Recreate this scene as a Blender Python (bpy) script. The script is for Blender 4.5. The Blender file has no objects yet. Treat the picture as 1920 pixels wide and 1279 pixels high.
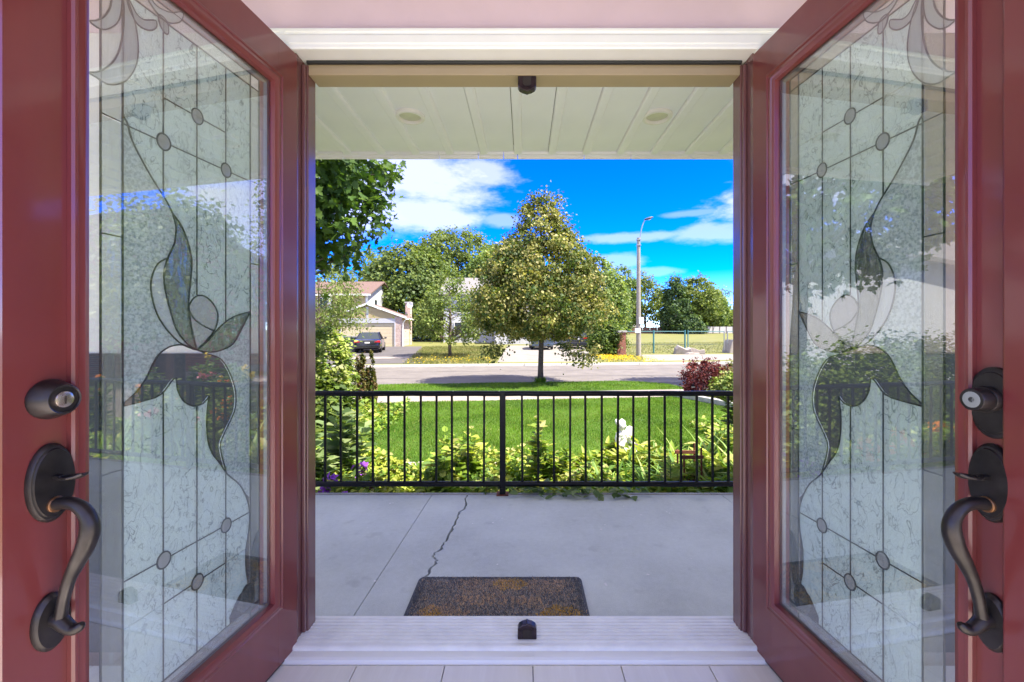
import bpy, math, random
import numpy as np
from mathutils import Vector, Matrix

C = bpy.context.scene.collection
PI = math.pi
random.seed(7)
RNG = np.random.default_rng(7)

# ------------------------------------------------------------------ camera, sky, sun, exposure
cam = bpy.data.cameras.new('camera')
cam_o = bpy.data.objects.new('camera', cam)
C.objects.link(cam_o)
cam.sensor_width = 36.0
cam.lens = 15.0
cam.shift_x = -23 / 1920
cam.shift_y = -20.5 / 1920
cam.clip_start = 0.02
cam.clip_end = 5000
cam_o.location = (0, 0, 1.1)
cam_o.rotation_euler = (PI / 2, 0, 0)
bpy.context.scene.camera = cam_o

SUN_EL = 57.0
TO_SUN = Vector((0.90, -0.43, 0)).normalized() * math.cos(math.radians(SUN_EL)) + Vector((0, 0, math.sin(math.radians(SUN_EL))))
SUN_STRENGTH = 2.0
SKY_STRENGTH = 0.15
EXPOSURE = 2.78

world = bpy.data.worlds.new('World')
bpy.context.scene.world = world
world.use_nodes = True
wn, wl = world.node_tree.nodes, world.node_tree.links
wn.clear()


def WN(t, **kw):
    n = wn.new(t)
    for k, v in kw.items():
        setattr(n, k, v)
    return n


def wmath(op, a, b=None, c=None):
    n = wn.new('ShaderNodeMath')
    n.operation = op
    for i, v in enumerate((a, b, c)):
        if v is None:
            continue
        if isinstance(v, (int, float)):
            n.inputs[i].default_value = v
        else:
            wl.new(v, n.inputs[i])
    return n.outputs[0]


w_out = WN('ShaderNodeOutputWorld')
w_bg = WN('ShaderNodeBackground')
w_bg.inputs[1].default_value = SKY_STRENGTH
wl.new(w_bg.outputs[0], w_out.inputs[0])
sky = WN('ShaderNodeTexSky')
sky.sky_type = 'NISHITA'
sky.sun_disc = False
sky.sun_elevation = math.radians(SUN_EL)
sky.sun_rotation = math.atan2(TO_SUN.x, TO_SUN.y)
sky.ozone_density = 3.0
sky.air_density = 0.5
sky.dust_density = 0.0
hs = WN('ShaderNodeHueSaturation')
hs.inputs['Saturation'].default_value = 1.5
hs.inputs['Value'].default_value = 0.9
hs.inputs['Hue'].default_value = 0.53
wl.new(sky.outputs[0], hs.inputs['Color'])
tc = WN('ShaderNodeTexCoord')
sep = WN('ShaderNodeSeparateXYZ')
wl.new(tc.outputs['Generated'], sep.inputs[0])
nz = WN('ShaderNodeTexNoise')
nz.inputs['Scale'].default_value = 7.0
nz.inputs['Detail'].default_value = 7.0
nz.inputs['Roughness'].default_value = 0.62
mp = WN('ShaderNodeMapping')
mp.inputs['Scale'].default_value = (1, 1, 2.6)
wl.new(tc.outputs['Generated'], mp.inputs[0])
wl.new(mp.outputs[0], nz.inputs['Vector'])
az = wmath('ARCTAN2', sep.outputs[0], sep.outputs[1])      # bearing
el = wmath('ARCSINE', sep.outputs[2])                       # elevation
wob = wmath('MULTIPLY', wmath('SUBTRACT', nz.outputs['Fac'], 0.5), 2.3)
cloud = None
for (a0, e0, ra, re, k) in [(-.26, .335, .20, .085, .62), (-.24, .265, .13, .050, .60), (-.38, .30, .20, .10, .62), (-.10, .355, .08, .035, .5),
                            (.24, .208, .15, .012, .36), (.42, .205, .10, .022, .38), (.21, .155, .08, .018, .32), (.38, .250, .07, .008, .22), (.28, .13, .08, .012, .25),
                            (-.05, .25, .045, .016, .3), (.62, .26, .22, .05, .7), (-.75, .35, .25, .14, .9), (1.0, .42, .3, .14, .9)]:
    dx = wmath('DIVIDE', wmath('SUBTRACT', az, a0), ra)
    dy = wmath('DIVIDE', wmath('SUBTRACT', el, e0), re)
    d2 = wmath('SQRT', wmath('ADD', wmath('MULTIPLY', dx, dx), wmath('MULTIPLY', dy, dy)))
    v = wmath('ADD', wmath('SUBTRACT', 1.0, d2), wob)
    mr = WN('ShaderNodeMapRange')
    mr.interpolation_type = 'SMOOTHSTEP'
    wl.new(v, mr.inputs[0])
    mr.inputs[1].default_value = -0.15
    mr.inputs[2].default_value = 0.55
    mr.inputs[4].default_value = k
    cloud = mr.outputs[0] if cloud is None else wmath('MAXIMUM', cloud, mr.outputs[0])
# scattered clouds added over the unseen sky, cover raised as neutral fill light
nz2 = WN('ShaderNodeTexNoise')
nz2.inputs['Scale'].default_value = 3.2
nz2.inputs['Detail'].default_value = 8.0
wl.new(mp.outputs[0], nz2.inputs['Vector'])
mr2 = WN('ShaderNodeMapRange')
mr2.interpolation_type = 'SMOOTHSTEP'
wl.new(nz2.outputs['Fac'], mr2.inputs[0])
mr2.inputs[1].default_value = 0.36
mr2.inputs[2].default_value = 0.56
side = WN('ShaderNodeMapRange')
wl.new(sep.outputs[1], side.inputs[0])
side.inputs[1].default_value = 0.85
side.inputs[2].default_value = 0.60
hi = WN('ShaderNodeMapRange')
wl.new(sep.outputs[2], hi.inputs[0])
hi.inputs[1].default_value = 0.40
hi.inputs[2].default_value = 0.50
cloud = wmath('MAXIMUM', cloud, wmath('MULTIPLY', mr2.outputs[0], wmath('MAXIMUM', side.outputs[0], hi.outputs[0])))
mixc = WN('ShaderNodeMixRGB')
wl.new(cloud, mixc.inputs[0])
wl.new(hs.outputs[0], mixc.inputs[1])
mixc.inputs[2].default_value = (1.45, 1.43, 1.46, 1)
wl.new(mixc.outputs[0], w_bg.inputs[0])

sun = bpy.data.lights.new('sun', 'SUN')
sun.energy = SUN_STRENGTH
sun.angle = math.radians(0.5)
sun.color = (1.0, 0.93, 0.80)
sun_o = bpy.data.objects.new('sun', sun)
C.objects.link(sun_o)
sun_o.rotation_euler = TO_SUN.to_track_quat('Z', 'Y').to_euler()

sc = bpy.context.scene
sc.view_settings.view_transform = 'Standard'
sc.view_settings.look = 'None'
sc.view_settings.exposure = EXPOSURE
sc.view_settings.gamma = 1.0
sc.view_settings.use_curve_mapping = False
sc.render.engine = 'CYCLES'
sc.cycles.max_bounces = 9
sc.cycles.diffuse_bounces = 5
sc.cycles.glossy_bounces = 4
sc.cycles.transmission_bounces = 6
sc.cycles.transparent_max_bounces = 16


# ------------------------------------------------------------------ materials
class Mat:
    def __init__(s, name):
        s.m = bpy.data.materials.new(name)
        s.m.use_nodes = True
        s.n, s.l = s.m.node_tree.nodes, s.m.node_tree.links
        s.n.clear()
        s.out = s.n.new('ShaderNodeOutputMaterial')

    def node(s, t, **kw):
        n = s.n.new(t)
        for k, v in kw.items():
            setattr(n, k, v)
        return n

    def put(s, sock, v):
        if v is None:
            return
        if isinstance(v, (int, float)):
            sock.default_value = v
        elif isinstance(v, (tuple, list)):
            sock.default_value = tuple(v) + ((1,) if len(v) == 3 and sock.type == 'RGBA' else ())
        else:
            s.l.new(v, sock)

    def coord(s, scale=(1, 1, 1), kind='Object', rot=(0, 0, 0)):
        t = s.node('ShaderNodeTexCoord')
        mp_ = s.node('ShaderNodeMapping')
        mp_.inputs['Scale'].default_value = scale
        mp_.inputs['Rotation'].default_value = rot
        s.l.new(t.outputs[kind], mp_.inputs[0])
        return mp_.outputs[0]

    def noise(s, scale, detail=4, rough=.55, vec=None, dist=0.0):
        n = s.node('ShaderNodeTexNoise')
        n.inputs['Scale'].default_value = scale
        n.inputs['Detail'].default_value = detail
        n.inputs['Roughness'].default_value = rough
        n.inputs['Distortion'].default_value = dist
        s.l.new(vec if vec is not None else s.coord(), n.inputs['Vector'])
        return n.outputs['Fac']

    def ramp(s, fac, stops):
        r = s.node('ShaderNodeValToRGB')
        e = r.color_ramp.elements
        while len(e) < len(stops):
            e.new(0.5)
        for i, (p, c) in enumerate(stops):
            e[i].position = p
            e[i].color = (c, c, c, 1) if isinstance(c, (int, float)) else tuple(c) + (1,)
        s.put(r.inputs[0], fac)
        return r.outputs[0]

    def mix(s, fac, a, b, op='MIX'):
        m = s.node('ShaderNodeMixRGB', blend_type=op)
        s.put(m.inputs[0], fac)
        s.put(m.inputs[1], a)
        s.put(m.inputs[2], b)
        return m.outputs[0]

    def bump(s, h, strength=.3, dist=.01):
        b = s.node('ShaderNodeBump')
        b.inputs['Strength'].default_value = strength
        b.inputs['Distance'].default_value = dist
        s.l.new(h, b.inputs['Height'])
        return b.outputs[0]

    def bsdf(s, col, rough=.5, metal=0.0, normal=None, spec=None, coat=0.0, coat_rough=.1):
        p = s.node('ShaderNodeBsdfPrincipled')
        s.put(p.inputs['Base Color'], col)
        s.put(p.inputs['Roughness'], rough)
        p.inputs['Metallic'].default_value = metal
        p.inputs['Coat Weight'].default_value = coat
        p.inputs['Coat Roughness'].default_value = coat_rough
        if spec is not None:
            p.inputs['Specular IOR Level'].default_value = spec
        if normal is not None:
            s.l.new(normal, p.inputs['Normal'])
        return p.outputs[0]

    def done(s, sh):
        s.l.new(sh, s.out.inputs[0])
        return s.m

    def mixs(s, fac, a, b):
        m = s.node('ShaderNodeMixShader')
        s.put(m.inputs[0], fac)
        s.l.new(a, m.inputs[1])
        s.l.new(b, m.inputs[2])
        return m.outputs[0]


def simple(name, col, rough=.5, metal=0.0, var=.12, scale=8, coat=0.0, bump=0.0, bscale=60, spec=None, dark=None):
    m = Mat(name)
    f = m.noise(scale, 5)
    lo = tuple(c * (1 - var) for c in col)
    hi_ = tuple(min(1, c * (1 + var)) for c in col)
    colr = m.ramp(f, [(.3, lo), (.7, hi_)])
    nrm = m.bump(m.noise(bscale, 3), bump, .004) if bump else None
    return m.done(m.bsdf(colr, rough, metal, nrm, spec, coat))


def leaf_mat(name, col, tr=.35, var=.3, scale=1.5):
    m = Mat(name)
    f = m.noise(scale, 2)
    c = m.ramp(f, [(.3, tuple(x * (1 - var) for x in col)), (.7, tuple(min(1, x * (1 + var)) for x in col))])
    d = m.bsdf(c, .55, spec=.3)
    t = m.node('ShaderNodeBsdfTranslucent')
    tc_ = m.mix(1.0, c, (1.15, 1.2, .55), 'MULTIPLY')
    m.l.new(tc_, t.inputs[0])
    return m.done(m.mixs(tr, d, t.outputs[0]))


def red_paint():
    m = Mat('burgundy_paint')
    v = m.coord((3, 3, .6))
    f = m.noise(3, 4, vec=v)
    c = m.ramp(f, [(.3, (.150, .025, .026)), (.7, (.180, .032, .032))])
    nb = m.bump(m.noise(260, 2), .06, .001)
    r = m.ramp(m.noise(14, 4), [(.3, .30), (.75, .42)])
    return m.done(m.bsdf(c, r, 0, nb, .6, .6, .08))


M = {}
M['red'] = red_paint()
M['bronze_jamb'] = simple('brown_jamb_paint', (.150, .062, .060), .22, var=.03, scale=4, coat=.5)
M['head_porch_reflection'] = simple('brown_with_porch_reflection', (.34, .26, .16), .35, var=.06, scale=3)  # brown lightened to olive: the porch's reflection put into the colour
M['white_paint'] = simple('white_trim_paint', (.86, .85, .80), .35, var=.03)
M['wall_red_bounce'] = simple('wall_with_red_bounce', (.66, .50, .55), .6, var=.03, bump=.1, bscale=200)  # pink of the red doors' bounce light put into the wall colour
M['pale_wall'] = simple('pale_wall_paint', (.72, .68, .64), .6, var=.03, bump=.1, bscale=200)
M['brown_wall'] = simple('brown_panel', (.30, .22, .17), .5, var=.25, scale=5)
M['dark_panel'] = simple('dark_slate_panel', (.022, .027, .038), .45, var=.2)
M['gasket'] = simple('black_gasket', (.02, .02, .022), .5)
M['spacer'] = simple('glass_spacer', (.24, .24, .26), .4, .6)
M['came'] = simple('lead_came', (.085, .095, .10), .38, .55, var=.25, scale=30)
M['orb'] = simple('oil_rubbed_bronze', (.050, .044, .045), .36, .75, var=.35, scale=18)
M['orb_edge'] = simple('worn_bronze', (.22, .11, .055), .35, .8)
M['brass'] = simple('worn_brass', (.50, .42, .38), .25, .9)
M['iron'] = simple('black_railing_paint', (.0045, .0045, .0065), .36, 0, var=.4, scale=25, bump=.35, bscale=90, spec=.3)
M['chip'] = simple('bare_metal_chip', (.55, .53, .52), .6)
M['rust'] = simple('rusty_iron', (.17, .055, .030), .8, .1, var=.5, scale=22)
M['alu_white'] = simple('white_aluminium', (.88, .865, .79), .42, var=.07, scale=14)
M['soffit'] = simple('cream_soffit_aluminium', (.93, .93, .955), .42, var=.05, scale=2)
M['lens'] = simple('lamp_lens', (.66, .65, .50), .3)
M['keeper'] = simple('dark_bolt_keeper', (.05, .035, .04), .25, .7, var=.5, scale=60)
M['keeper_hollow'] = simple('keeper_hollow', (.02, .012, .008), .7)
M['statue'] = simple('white_plaster', (.78, .76, .74), .7, var=.1, scale=20)
M['mauve'] = simple('mauve_plaster', (.16, .10, .17), .6)
M['soil'] = simple('garden_soil', (.10, .075, .055), .95, var=.4, scale=12, bump=.6, bscale=25)
M['kerbstone'] = simple('grey_kerb_concrete', (.42, .41, .40), .9, var=.15, scale=9, bump=.3)
M['pale_stone'] = simple('pale_edging_stone', (.56, .50, .46), .9, var=.15, scale=14, bump=.3)
M['bark'] = simple('bark', (.11, .085, .065), .95, var=.45, scale=14, bump=.7, bscale=30)
M['bark_grey'] = simple('grey_bark', (.16, .14, .12), .95, var=.4, scale=12, bump=.6, bscale=30)
M['pole'] = simple('concrete_pole', (.30, .275, .24), .85, var=.12, scale=6)
M['fence_dark'] = simple('dark_fence_paint', (.03, .07, .075), .6)
M['teal'] = simple('teal_fence_paint', (.05, .19, .22), .5)
M['galv'] = simple('galvanised_steel', (.35, .37, .38), .45, .5)
M['sign_white'] = simple('white_sign', (.8, .8, .8), .5)
M['roof_brown'] = simple('brown_shingles', (.165, .105, .09), .95, var=.25, scale=12)
M['grey_roof'] = simple('grey_shingles', (.20, .19, .19), .95, var=.2, scale=9)
M['siding_yellow'] = simple('yellow_siding', (.48, .38, .20), .6, var=.05)
M['siding_beige'] = simple('beige_siding', (.38, .35, .33), .6, var=.05)
M['siding_white'] = simple('white_siding', (.50, .50, .52), .6, var=.04)
M['cream_door'] = simple('cream_garage_door', (.60, .51, .34), .5, var=.04)
M['dark_glass'] = simple('dark_window', (.03, .04, .05), .06)
M['car_black'] = simple('black_car_paint', (.010, .010, .014), .12, 0, coat=.8)
M['car_blue'] = simple('grey_blue_car_paint', (.07, .10, .15), .2, .3, coat=.8)
M['car_dark'] = simple('charcoal_car_paint', (.03, .032, .04), .2, .2, coat=.8)
M['tail'] = simple('red_lamp_lens', (.50, .015, .02), .12, coat=.6)
M['tyre'] = simple('tyre_rubber', (.02, .02, .02), .8)
M['rim'] = simple('alloy_rim', (.5, .5, .52), .3, .8)
M['bin'] = simple('dark_grey_bin', (.07, .08, .11), .5)
M['fence_white'] = simple('weathered_white_fence', (.58, .55, .55), .8, var=.12, scale=5)
M['fence_brown'] = simple('brown_fence', (.16, .085, .06), .85, var=.25, scale=5)
M['rock'] = simple('broken_concrete', (.34, .30, .28), .95, var=.2, scale=8, bump=.6, bscale=20)
M['tile'] = None
M['mat_base'] = simple('mat_rubber', (.09, .095, .11), .9)
M['bristle_dark'] = simple('dark_bristle', (.20, .205, .215), .9)
M['bristle_grey'] = simple('grey_bristle', (.48, .45, .40), .9)
M['bristle_tan'] = simple('tan_bristle', (.80, .56, .34), .9)
M['bristle_ochre'] = simple('ochre_bristle', (.80, .50, .10), .9)
M['debris'] = simple('pale_debris', (.8, .78, .75), .8)
# foliage
M['lf_maple'] = [leaf_mat('maple_leaf_a', (0.064, 0.128, 0.026)), leaf_mat('maple_leaf_b', (0.099, 0.175, 0.026)), leaf_mat('maple_leaf_c', (0.037, 0.083, 0.023))]
M['lf_linden'] = [leaf_mat('linden_leaf_a', (0.149, 0.178, 0.040)), leaf_mat('linden_leaf_b', (0.085, 0.136, 0.038)), leaf_mat('linden_bract', (0.451, 0.412, 0.166), .35), leaf_mat('linden_leaf_d', (0.284, 0.270, 0.079))]
M['lf_big'] = [leaf_mat('tree_leaf_a', (0.133, 0.186, 0.047)), leaf_mat('tree_leaf_b', (0.194, 0.242, 0.052)), leaf_mat('tree_leaf_c', (0.088, 0.137, 0.039))]
M['lf_light'] = [leaf_mat('light_leaf_a', (0.174, 0.229, 0.054)), leaf_mat('light_leaf_b', (0.238, 0.284, 0.072)), leaf_mat('light_leaf_c', (0.115, 0.173, 0.043))]
M['lf_far'] = [leaf_mat('far_leaf_a', (0.193, 0.271, 0.083)), leaf_mat('far_leaf_b', (0.267, 0.328, 0.090)), leaf_mat('far_leaf_c', (0.111, 0.187, 0.060))]
M['lf_dark'] = [leaf_mat('dark_leaf_a', (0.077, 0.135, 0.053)), leaf_mat('dark_leaf_b', (0.135, 0.193, 0.062)), leaf_mat('dark_leaf_c', (0.058, 0.106, 0.046))]
M['lf_shrub'] = [leaf_mat('shrub_leaf_a', (0.206, 0.297, 0.053)), leaf_mat('shrub_leaf_b', (0.360, 0.420, 0.107)), leaf_mat('shrub_leaf_c', (0.097, 0.172, 0.036)), leaf_mat('shrub_leaf_d', (0.361, 0.378, 0.163))]
M['lf_cover'] = [leaf_mat('cover_leaf_a', (0.218, 0.322, 0.041)), leaf_mat('cover_leaf_b', (0.424, 0.469, 0.083)), leaf_mat('cover_leaf_c', (0.116, 0.210, 0.036)), leaf_mat('cover_leaf_d', (0.413, 0.413, 0.146))]
M['lf_blade'] = [leaf_mat('blade_leaf_a', (0.138, 0.263, 0.055)), leaf_mat('blade_leaf_b', (0.250, 0.388, 0.083)), leaf_mat('blade_leaf_c', (0.415, 0.512, 0.166))]
M['lf_milk'] = [leaf_mat('broad_leaf_a', (0.179, 0.258, 0.103)), leaf_mat('broad_leaf_b', (0.280, 0.344, 0.155)), leaf_mat('broad_leaf_c', (0.112, 0.183, 0.062))]
M['lf_cedar'] = [leaf_mat('cedar_leaf_a', (0.112, 0.129, 0.030)), leaf_mat('cedar_leaf_b', (0.181, 0.163, 0.052)), leaf_mat('cedar_leaf_c', (0.069, 0.090, 0.024)), leaf_mat('cedar_leaf_d', (0.224, 0.133, 0.060))]
M['lf_red'] = [leaf_mat('red_leaf_a', (0.146, 0.024, 0.030)), leaf_mat('red_leaf_b', (0.232, 0.052, 0.052)), leaf_mat('red_leaf_c', (0.073, 0.019, 0.030))]
M['lf_green_hedge'] = [leaf_mat('hedge_leaf_a', (0.112, 0.177, 0.031)), leaf_mat('hedge_leaf_b', (0.190, 0.253, 0.041)), leaf_mat('hedge_leaf_c', (0.062, 0.107, 0.022))]
M['grass'] = [leaf_mat('grass_blade_a', (0.116, 0.232, 0.021), .4, .2), leaf_mat('grass_blade_b', (0.175, 0.302, 0.030), .4, .2), leaf_mat('grass_blade_c', (0.072, 0.163, 0.016), .4, .2), leaf_mat('grass_blade_dry', (0.258, 0.232, 0.077), .3, .2)]
M['drygrass'] = [leaf_mat('dry_grass_a', (0.189, 0.189, 0.060)), leaf_mat('dry_grass_b', (0.129, 0.163, 0.043)), leaf_mat('dry_grass_c', (0.258, 0.232, 0.095))]
M['fl_purple'] = leaf_mat('purple_petal', (.34, .09, .62), .3)
M['fl_orange'] = leaf_mat('orange_petal', (.80, .26, .02), .3)
M['fl_yellow'] = leaf_mat('yellow_petal', (.75, .52, .03), .3)
M['fl_pink'] = leaf_mat('pink_petal', (.75, .25, .34), .3)
M['stem'] = simple('green_stem', (.12, .19, .05), .7)


def concrete(name, base, speck=.25, seed=0.0, stain=.2):
    m = Mat(name)
    v = m.coord()
    a = m.noise(1.3, 5, .6, v)
    b = m.noise(220, 2, .7, v)
    c = m.noise(34, 5, .7, v)
    col = m.ramp(a, [(.3, tuple(x * (1 - stain) for x in base)), (.7, tuple(min(1, x * (1 + stain * .5)) for x in base))])
    col = m.mix(speck, col, m.ramp(b, [(.35, .25), (.65, .75)]), 'OVERLAY')
    col = m.mix(speck * .8, col, m.ramp(c, [(.35, .35), (.65, .65)]), 'OVERLAY')
    spots = m.ramp(m.noise(9, 3, .5, v), [(.64, 0.0), (.74, 1.0)])
    col = m.mix(m.mix(1.0, spots, (.35, .35, .35), 'MULTIPLY'), col, tuple(x * .62 for x in base))
    h = m.mix(.5, b, c)
    return m.done(m.bsdf(col, .88, 0, m.bump(h, .35, .004), .3))


M['tar'] = simple('tar_seam', (.075, .068, .065), .8, var=.3)
M['porch'] = concrete('porch_concrete', (.63, .655, .61), stain=.20)
M['edge_concrete'] = concrete('weathered_edge_concrete', (.36, .35, .31), .4, stain=.4)
M['sidewalk'] = concrete('sidewalk_concrete', (.35, .30, .27))
M['drive_pale'] = concrete('pale_driveway_concrete', (.27, .245, .22))
M['road'] = concrete('worn_asphalt', (.185, .165, .153), .35)
M['drive_dark'] = concrete('grey_driveway_asphalt', (.12, .108, .108), .35)


def grass_ground(name, a, b, c, s=6):
    m = Mat(name)
    v = m.coord()
    f1 = m.noise(.35, 4, .6, v)
    f2 = m.noise(s, 6, .7, v)
    col = m.ramp(f2, [(.3, a), (.55, b), (.75, c)])
    col = m.mix(m.ramp(f1, [(.35, 0.0), (.7, .55)]), col, c)
    return m.done(m.bsdf(col, .95, 0, m.bump(f2, .6, .05), .2))


M['lawn'] = grass_ground('lawn_ground', (.052, .105, .014), (.078, .15, .02), (.10, .185, .025), 40)
M['field'] = grass_ground('field_ground', (.10, .13, .035), (.175, .18, .055), (.25, .22, .085), 3)


def tile_mat():
    m = Mat('cream_tile')
    v = m.coord((9, .7, 1))
    f = m.noise(3, 5, .6, v)
    col = m.ramp(f, [(.3, (.76, .71, .61)), (.7, (.84, .80, .71))])
    return m.done(m.bsdf(col, .28, 0, None, .5))


M['tile'] = tile_mat()


def brick_mat(name, c1, c2, mortar, scale=1.0):
    m = Mat(name)
    t = m.node('ShaderNodeTexCoord')
    mp_ = m.node('ShaderNodeMapping')
    mp_.inputs['Rotation'].default_value = (PI / 2, 0, 0)
    m.l.new(t.outputs['Object'], mp_.inputs[0])
    b = m.node('ShaderNodeTexBrick')
    b.inputs['Color1'].default_value = c1 + (1,)
    b.inputs['Color2'].default_value = c2 + (1,)
    b.inputs['Mortar'].default_value = mortar + (1,)
    b.inputs['Scale'].default_value = 1.0 * scale
    b.inputs['Brick Width'].default_value = .22
    b.inputs['Row Height'].default_value = .075
    b.inputs['Mortar Size'].default_value = .008
    m.l.new(mp_.outputs[0], b.inputs['Vector'])
    col = m.mix(.5, b.outputs[0], m.ramp(m.noise(7, 4), [(.3, .3), (.7, .7)]), 'OVERLAY')
    return m.done(m.bsdf(col, .9, 0, m.bump(b.outputs['Fac'], .3, -.01)))


M['brick'] = brick_mat('pale_brick', (.46, .30, .24), (.55, .42, .36), (.52, .47, .43))
M['brick_red'] = brick_mat('red_brick', (.34, .105, .065), (.26, .085, .06), (.36, .26, .22))


def clear_glass():
    m = Mat('clear_glass')
    tr = m.node('ShaderNodeBsdfTransparent')
    tr.inputs[0].default_value = (.93, .96, .95, 1)
    gl = m.node('ShaderNodeBsdfGlossy')
    gl.inputs['Roughness'].default_value = 0.0
    gl.inputs['Color'].default_value = (1, 1, 1, 1)
    lw = m.node('ShaderNodeLayerWeight')
    lw.inputs[0].default_value = .5
    p = m.node('ShaderNodeMath', operation='POWER')
    m.l.new(lw.outputs['Facing'], p.inputs[0])
    p.inputs[1].default_value = 4.0
    q = m.node('ShaderNodeMath', operation='MULTIPLY_ADD')
    m.l.new(p.outputs[0], q.inputs[0])
    q.inputs[1].default_value = .85
    q.inputs[2].default_value = .145
    return m.done(m.mixs(q.outputs[0], tr.outputs[0], gl.outputs[0]))


def textured_glass():
    m = Mat('glue_chip_glass')
    v = m.coord((1, 1, .62), rot=(0, .35, 0))
    w = m.node('ShaderNodeTexNoise')
    w.inputs['Scale'].default_value = 34
    w.inputs['Detail'].default_value = 3
    w.inputs['Distortion'].default_value = .9
    m.l.new(v, w.inputs['Vector'])
    ridge = m.ramp(w.outputs['Fac'], [(.465, 0.0), (.487, 1.0), (.508, 0.0)])
    w2 = m.noise(85, 3, .6, v, 1.2)
    ridge2 = m.ramp(w2, [(.468, 0.0), (.485, .9), (.502, 0.0)])
    lump = m.noise(9, 2, .5, v)
    mask = m.ramp(lump, [(.36, .40), (.6, 1.0)])
    line = m.mix(1.0, m.mix(.55, ridge, ridge2, 'LIGHTEN'), mask, 'MULTIPLY')
    col = m.mix(line, (.86, .925, .905), (.24, .30, .30))
    nb = m.bump(m.mix(.5, w.outputs['Fac'], w2), .9, .006)
    d = m.bsdf(col, .22, 0, nb, .5)
    t = m.node('ShaderNodeBsdfTranslucent')
    m.l.new(col, t.inputs[0])
    m.l.new(nb, t.inputs[1])
    tr = m.node('ShaderNodeBsdfTransparent')
    tr.inputs[0].default_value = (.8, .9, .88, 1)
    return m.done(m.mixs(.04, m.mixs(.40, d, t.outputs[0]), tr.outputs[0]))


def granite_glass():
    m = Mat('granular_glass')
    f = m.noise(170, 3, .6)
    col = m.ramp(f, [(.38, (.50, .56, .56)), (.58, (.84, .89, .89))])
    nb = m.bump(f, .8, .003)
    d = m.bsdf(col, .2, 0, nb, .5)
    t = m.node('ShaderNodeBsdfTranslucent')
    m.l.new(col, t.inputs[0])
    tr = m.node('ShaderNodeBsdfTransparent')
    tr.inputs[0].default_value = (.85, .9, .9, 1)
    return m.done(m.mixs(.14, m.mixs(.35, d, t.outputs[0]), tr.outputs[0]))


def bevel_glass(name, opac, col, rough=.03, tint=(.88, .93, .92), refl=.14):
    m = Mat(name)
    nb = m.bump(m.noise(1, 3, .5, m.coord((70, 20, 9), rot=(0, .5, 0))), .5, .012)
    d = m.bsdf(col, rough, 0, nb, .8)
    t = m.node('ShaderNodeBsdfTranslucent')
    t.inputs[0].default_value = tuple(col) + (1,)
    gl = m.node('ShaderNodeBsdfGlossy')
    gl.inputs['Roughness'].default_value = .04
    m.l.new(nb, gl.inputs['Normal'])
    tr = m.node('ShaderNodeBsdfTransparent')
    tr.inputs[0].default_value = tuple(tint) + (1,)
    see = m.mixs(refl, tr.outputs[0], gl.outputs[0])
    return m.done(m.mixs(opac, see, m.mixs(.4, d, t.outputs[0])))


M['glass'] = clear_glass()
M['tex'] = textured_glass()
M['gran'] = granite_glass()
M['bevel'] = bevel_glass('bevelled_glass', .62, (.72, .74, .76))
M['bevel_dark'] = bevel_glass('clear_bevelled_glass', .06, (.35, .42, .42), tint=(.50, .55, .54), refl=.24)
M['border'] = bevel_glass('border_glass', .16, (.75, .72, .66))
M['grey_glass'] = bevel_glass('grey_glass', .45, (.48, .47, .50))
M['jewel'] = bevel_glass('jewel_glass', .5, (.66, .64, .64))


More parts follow.
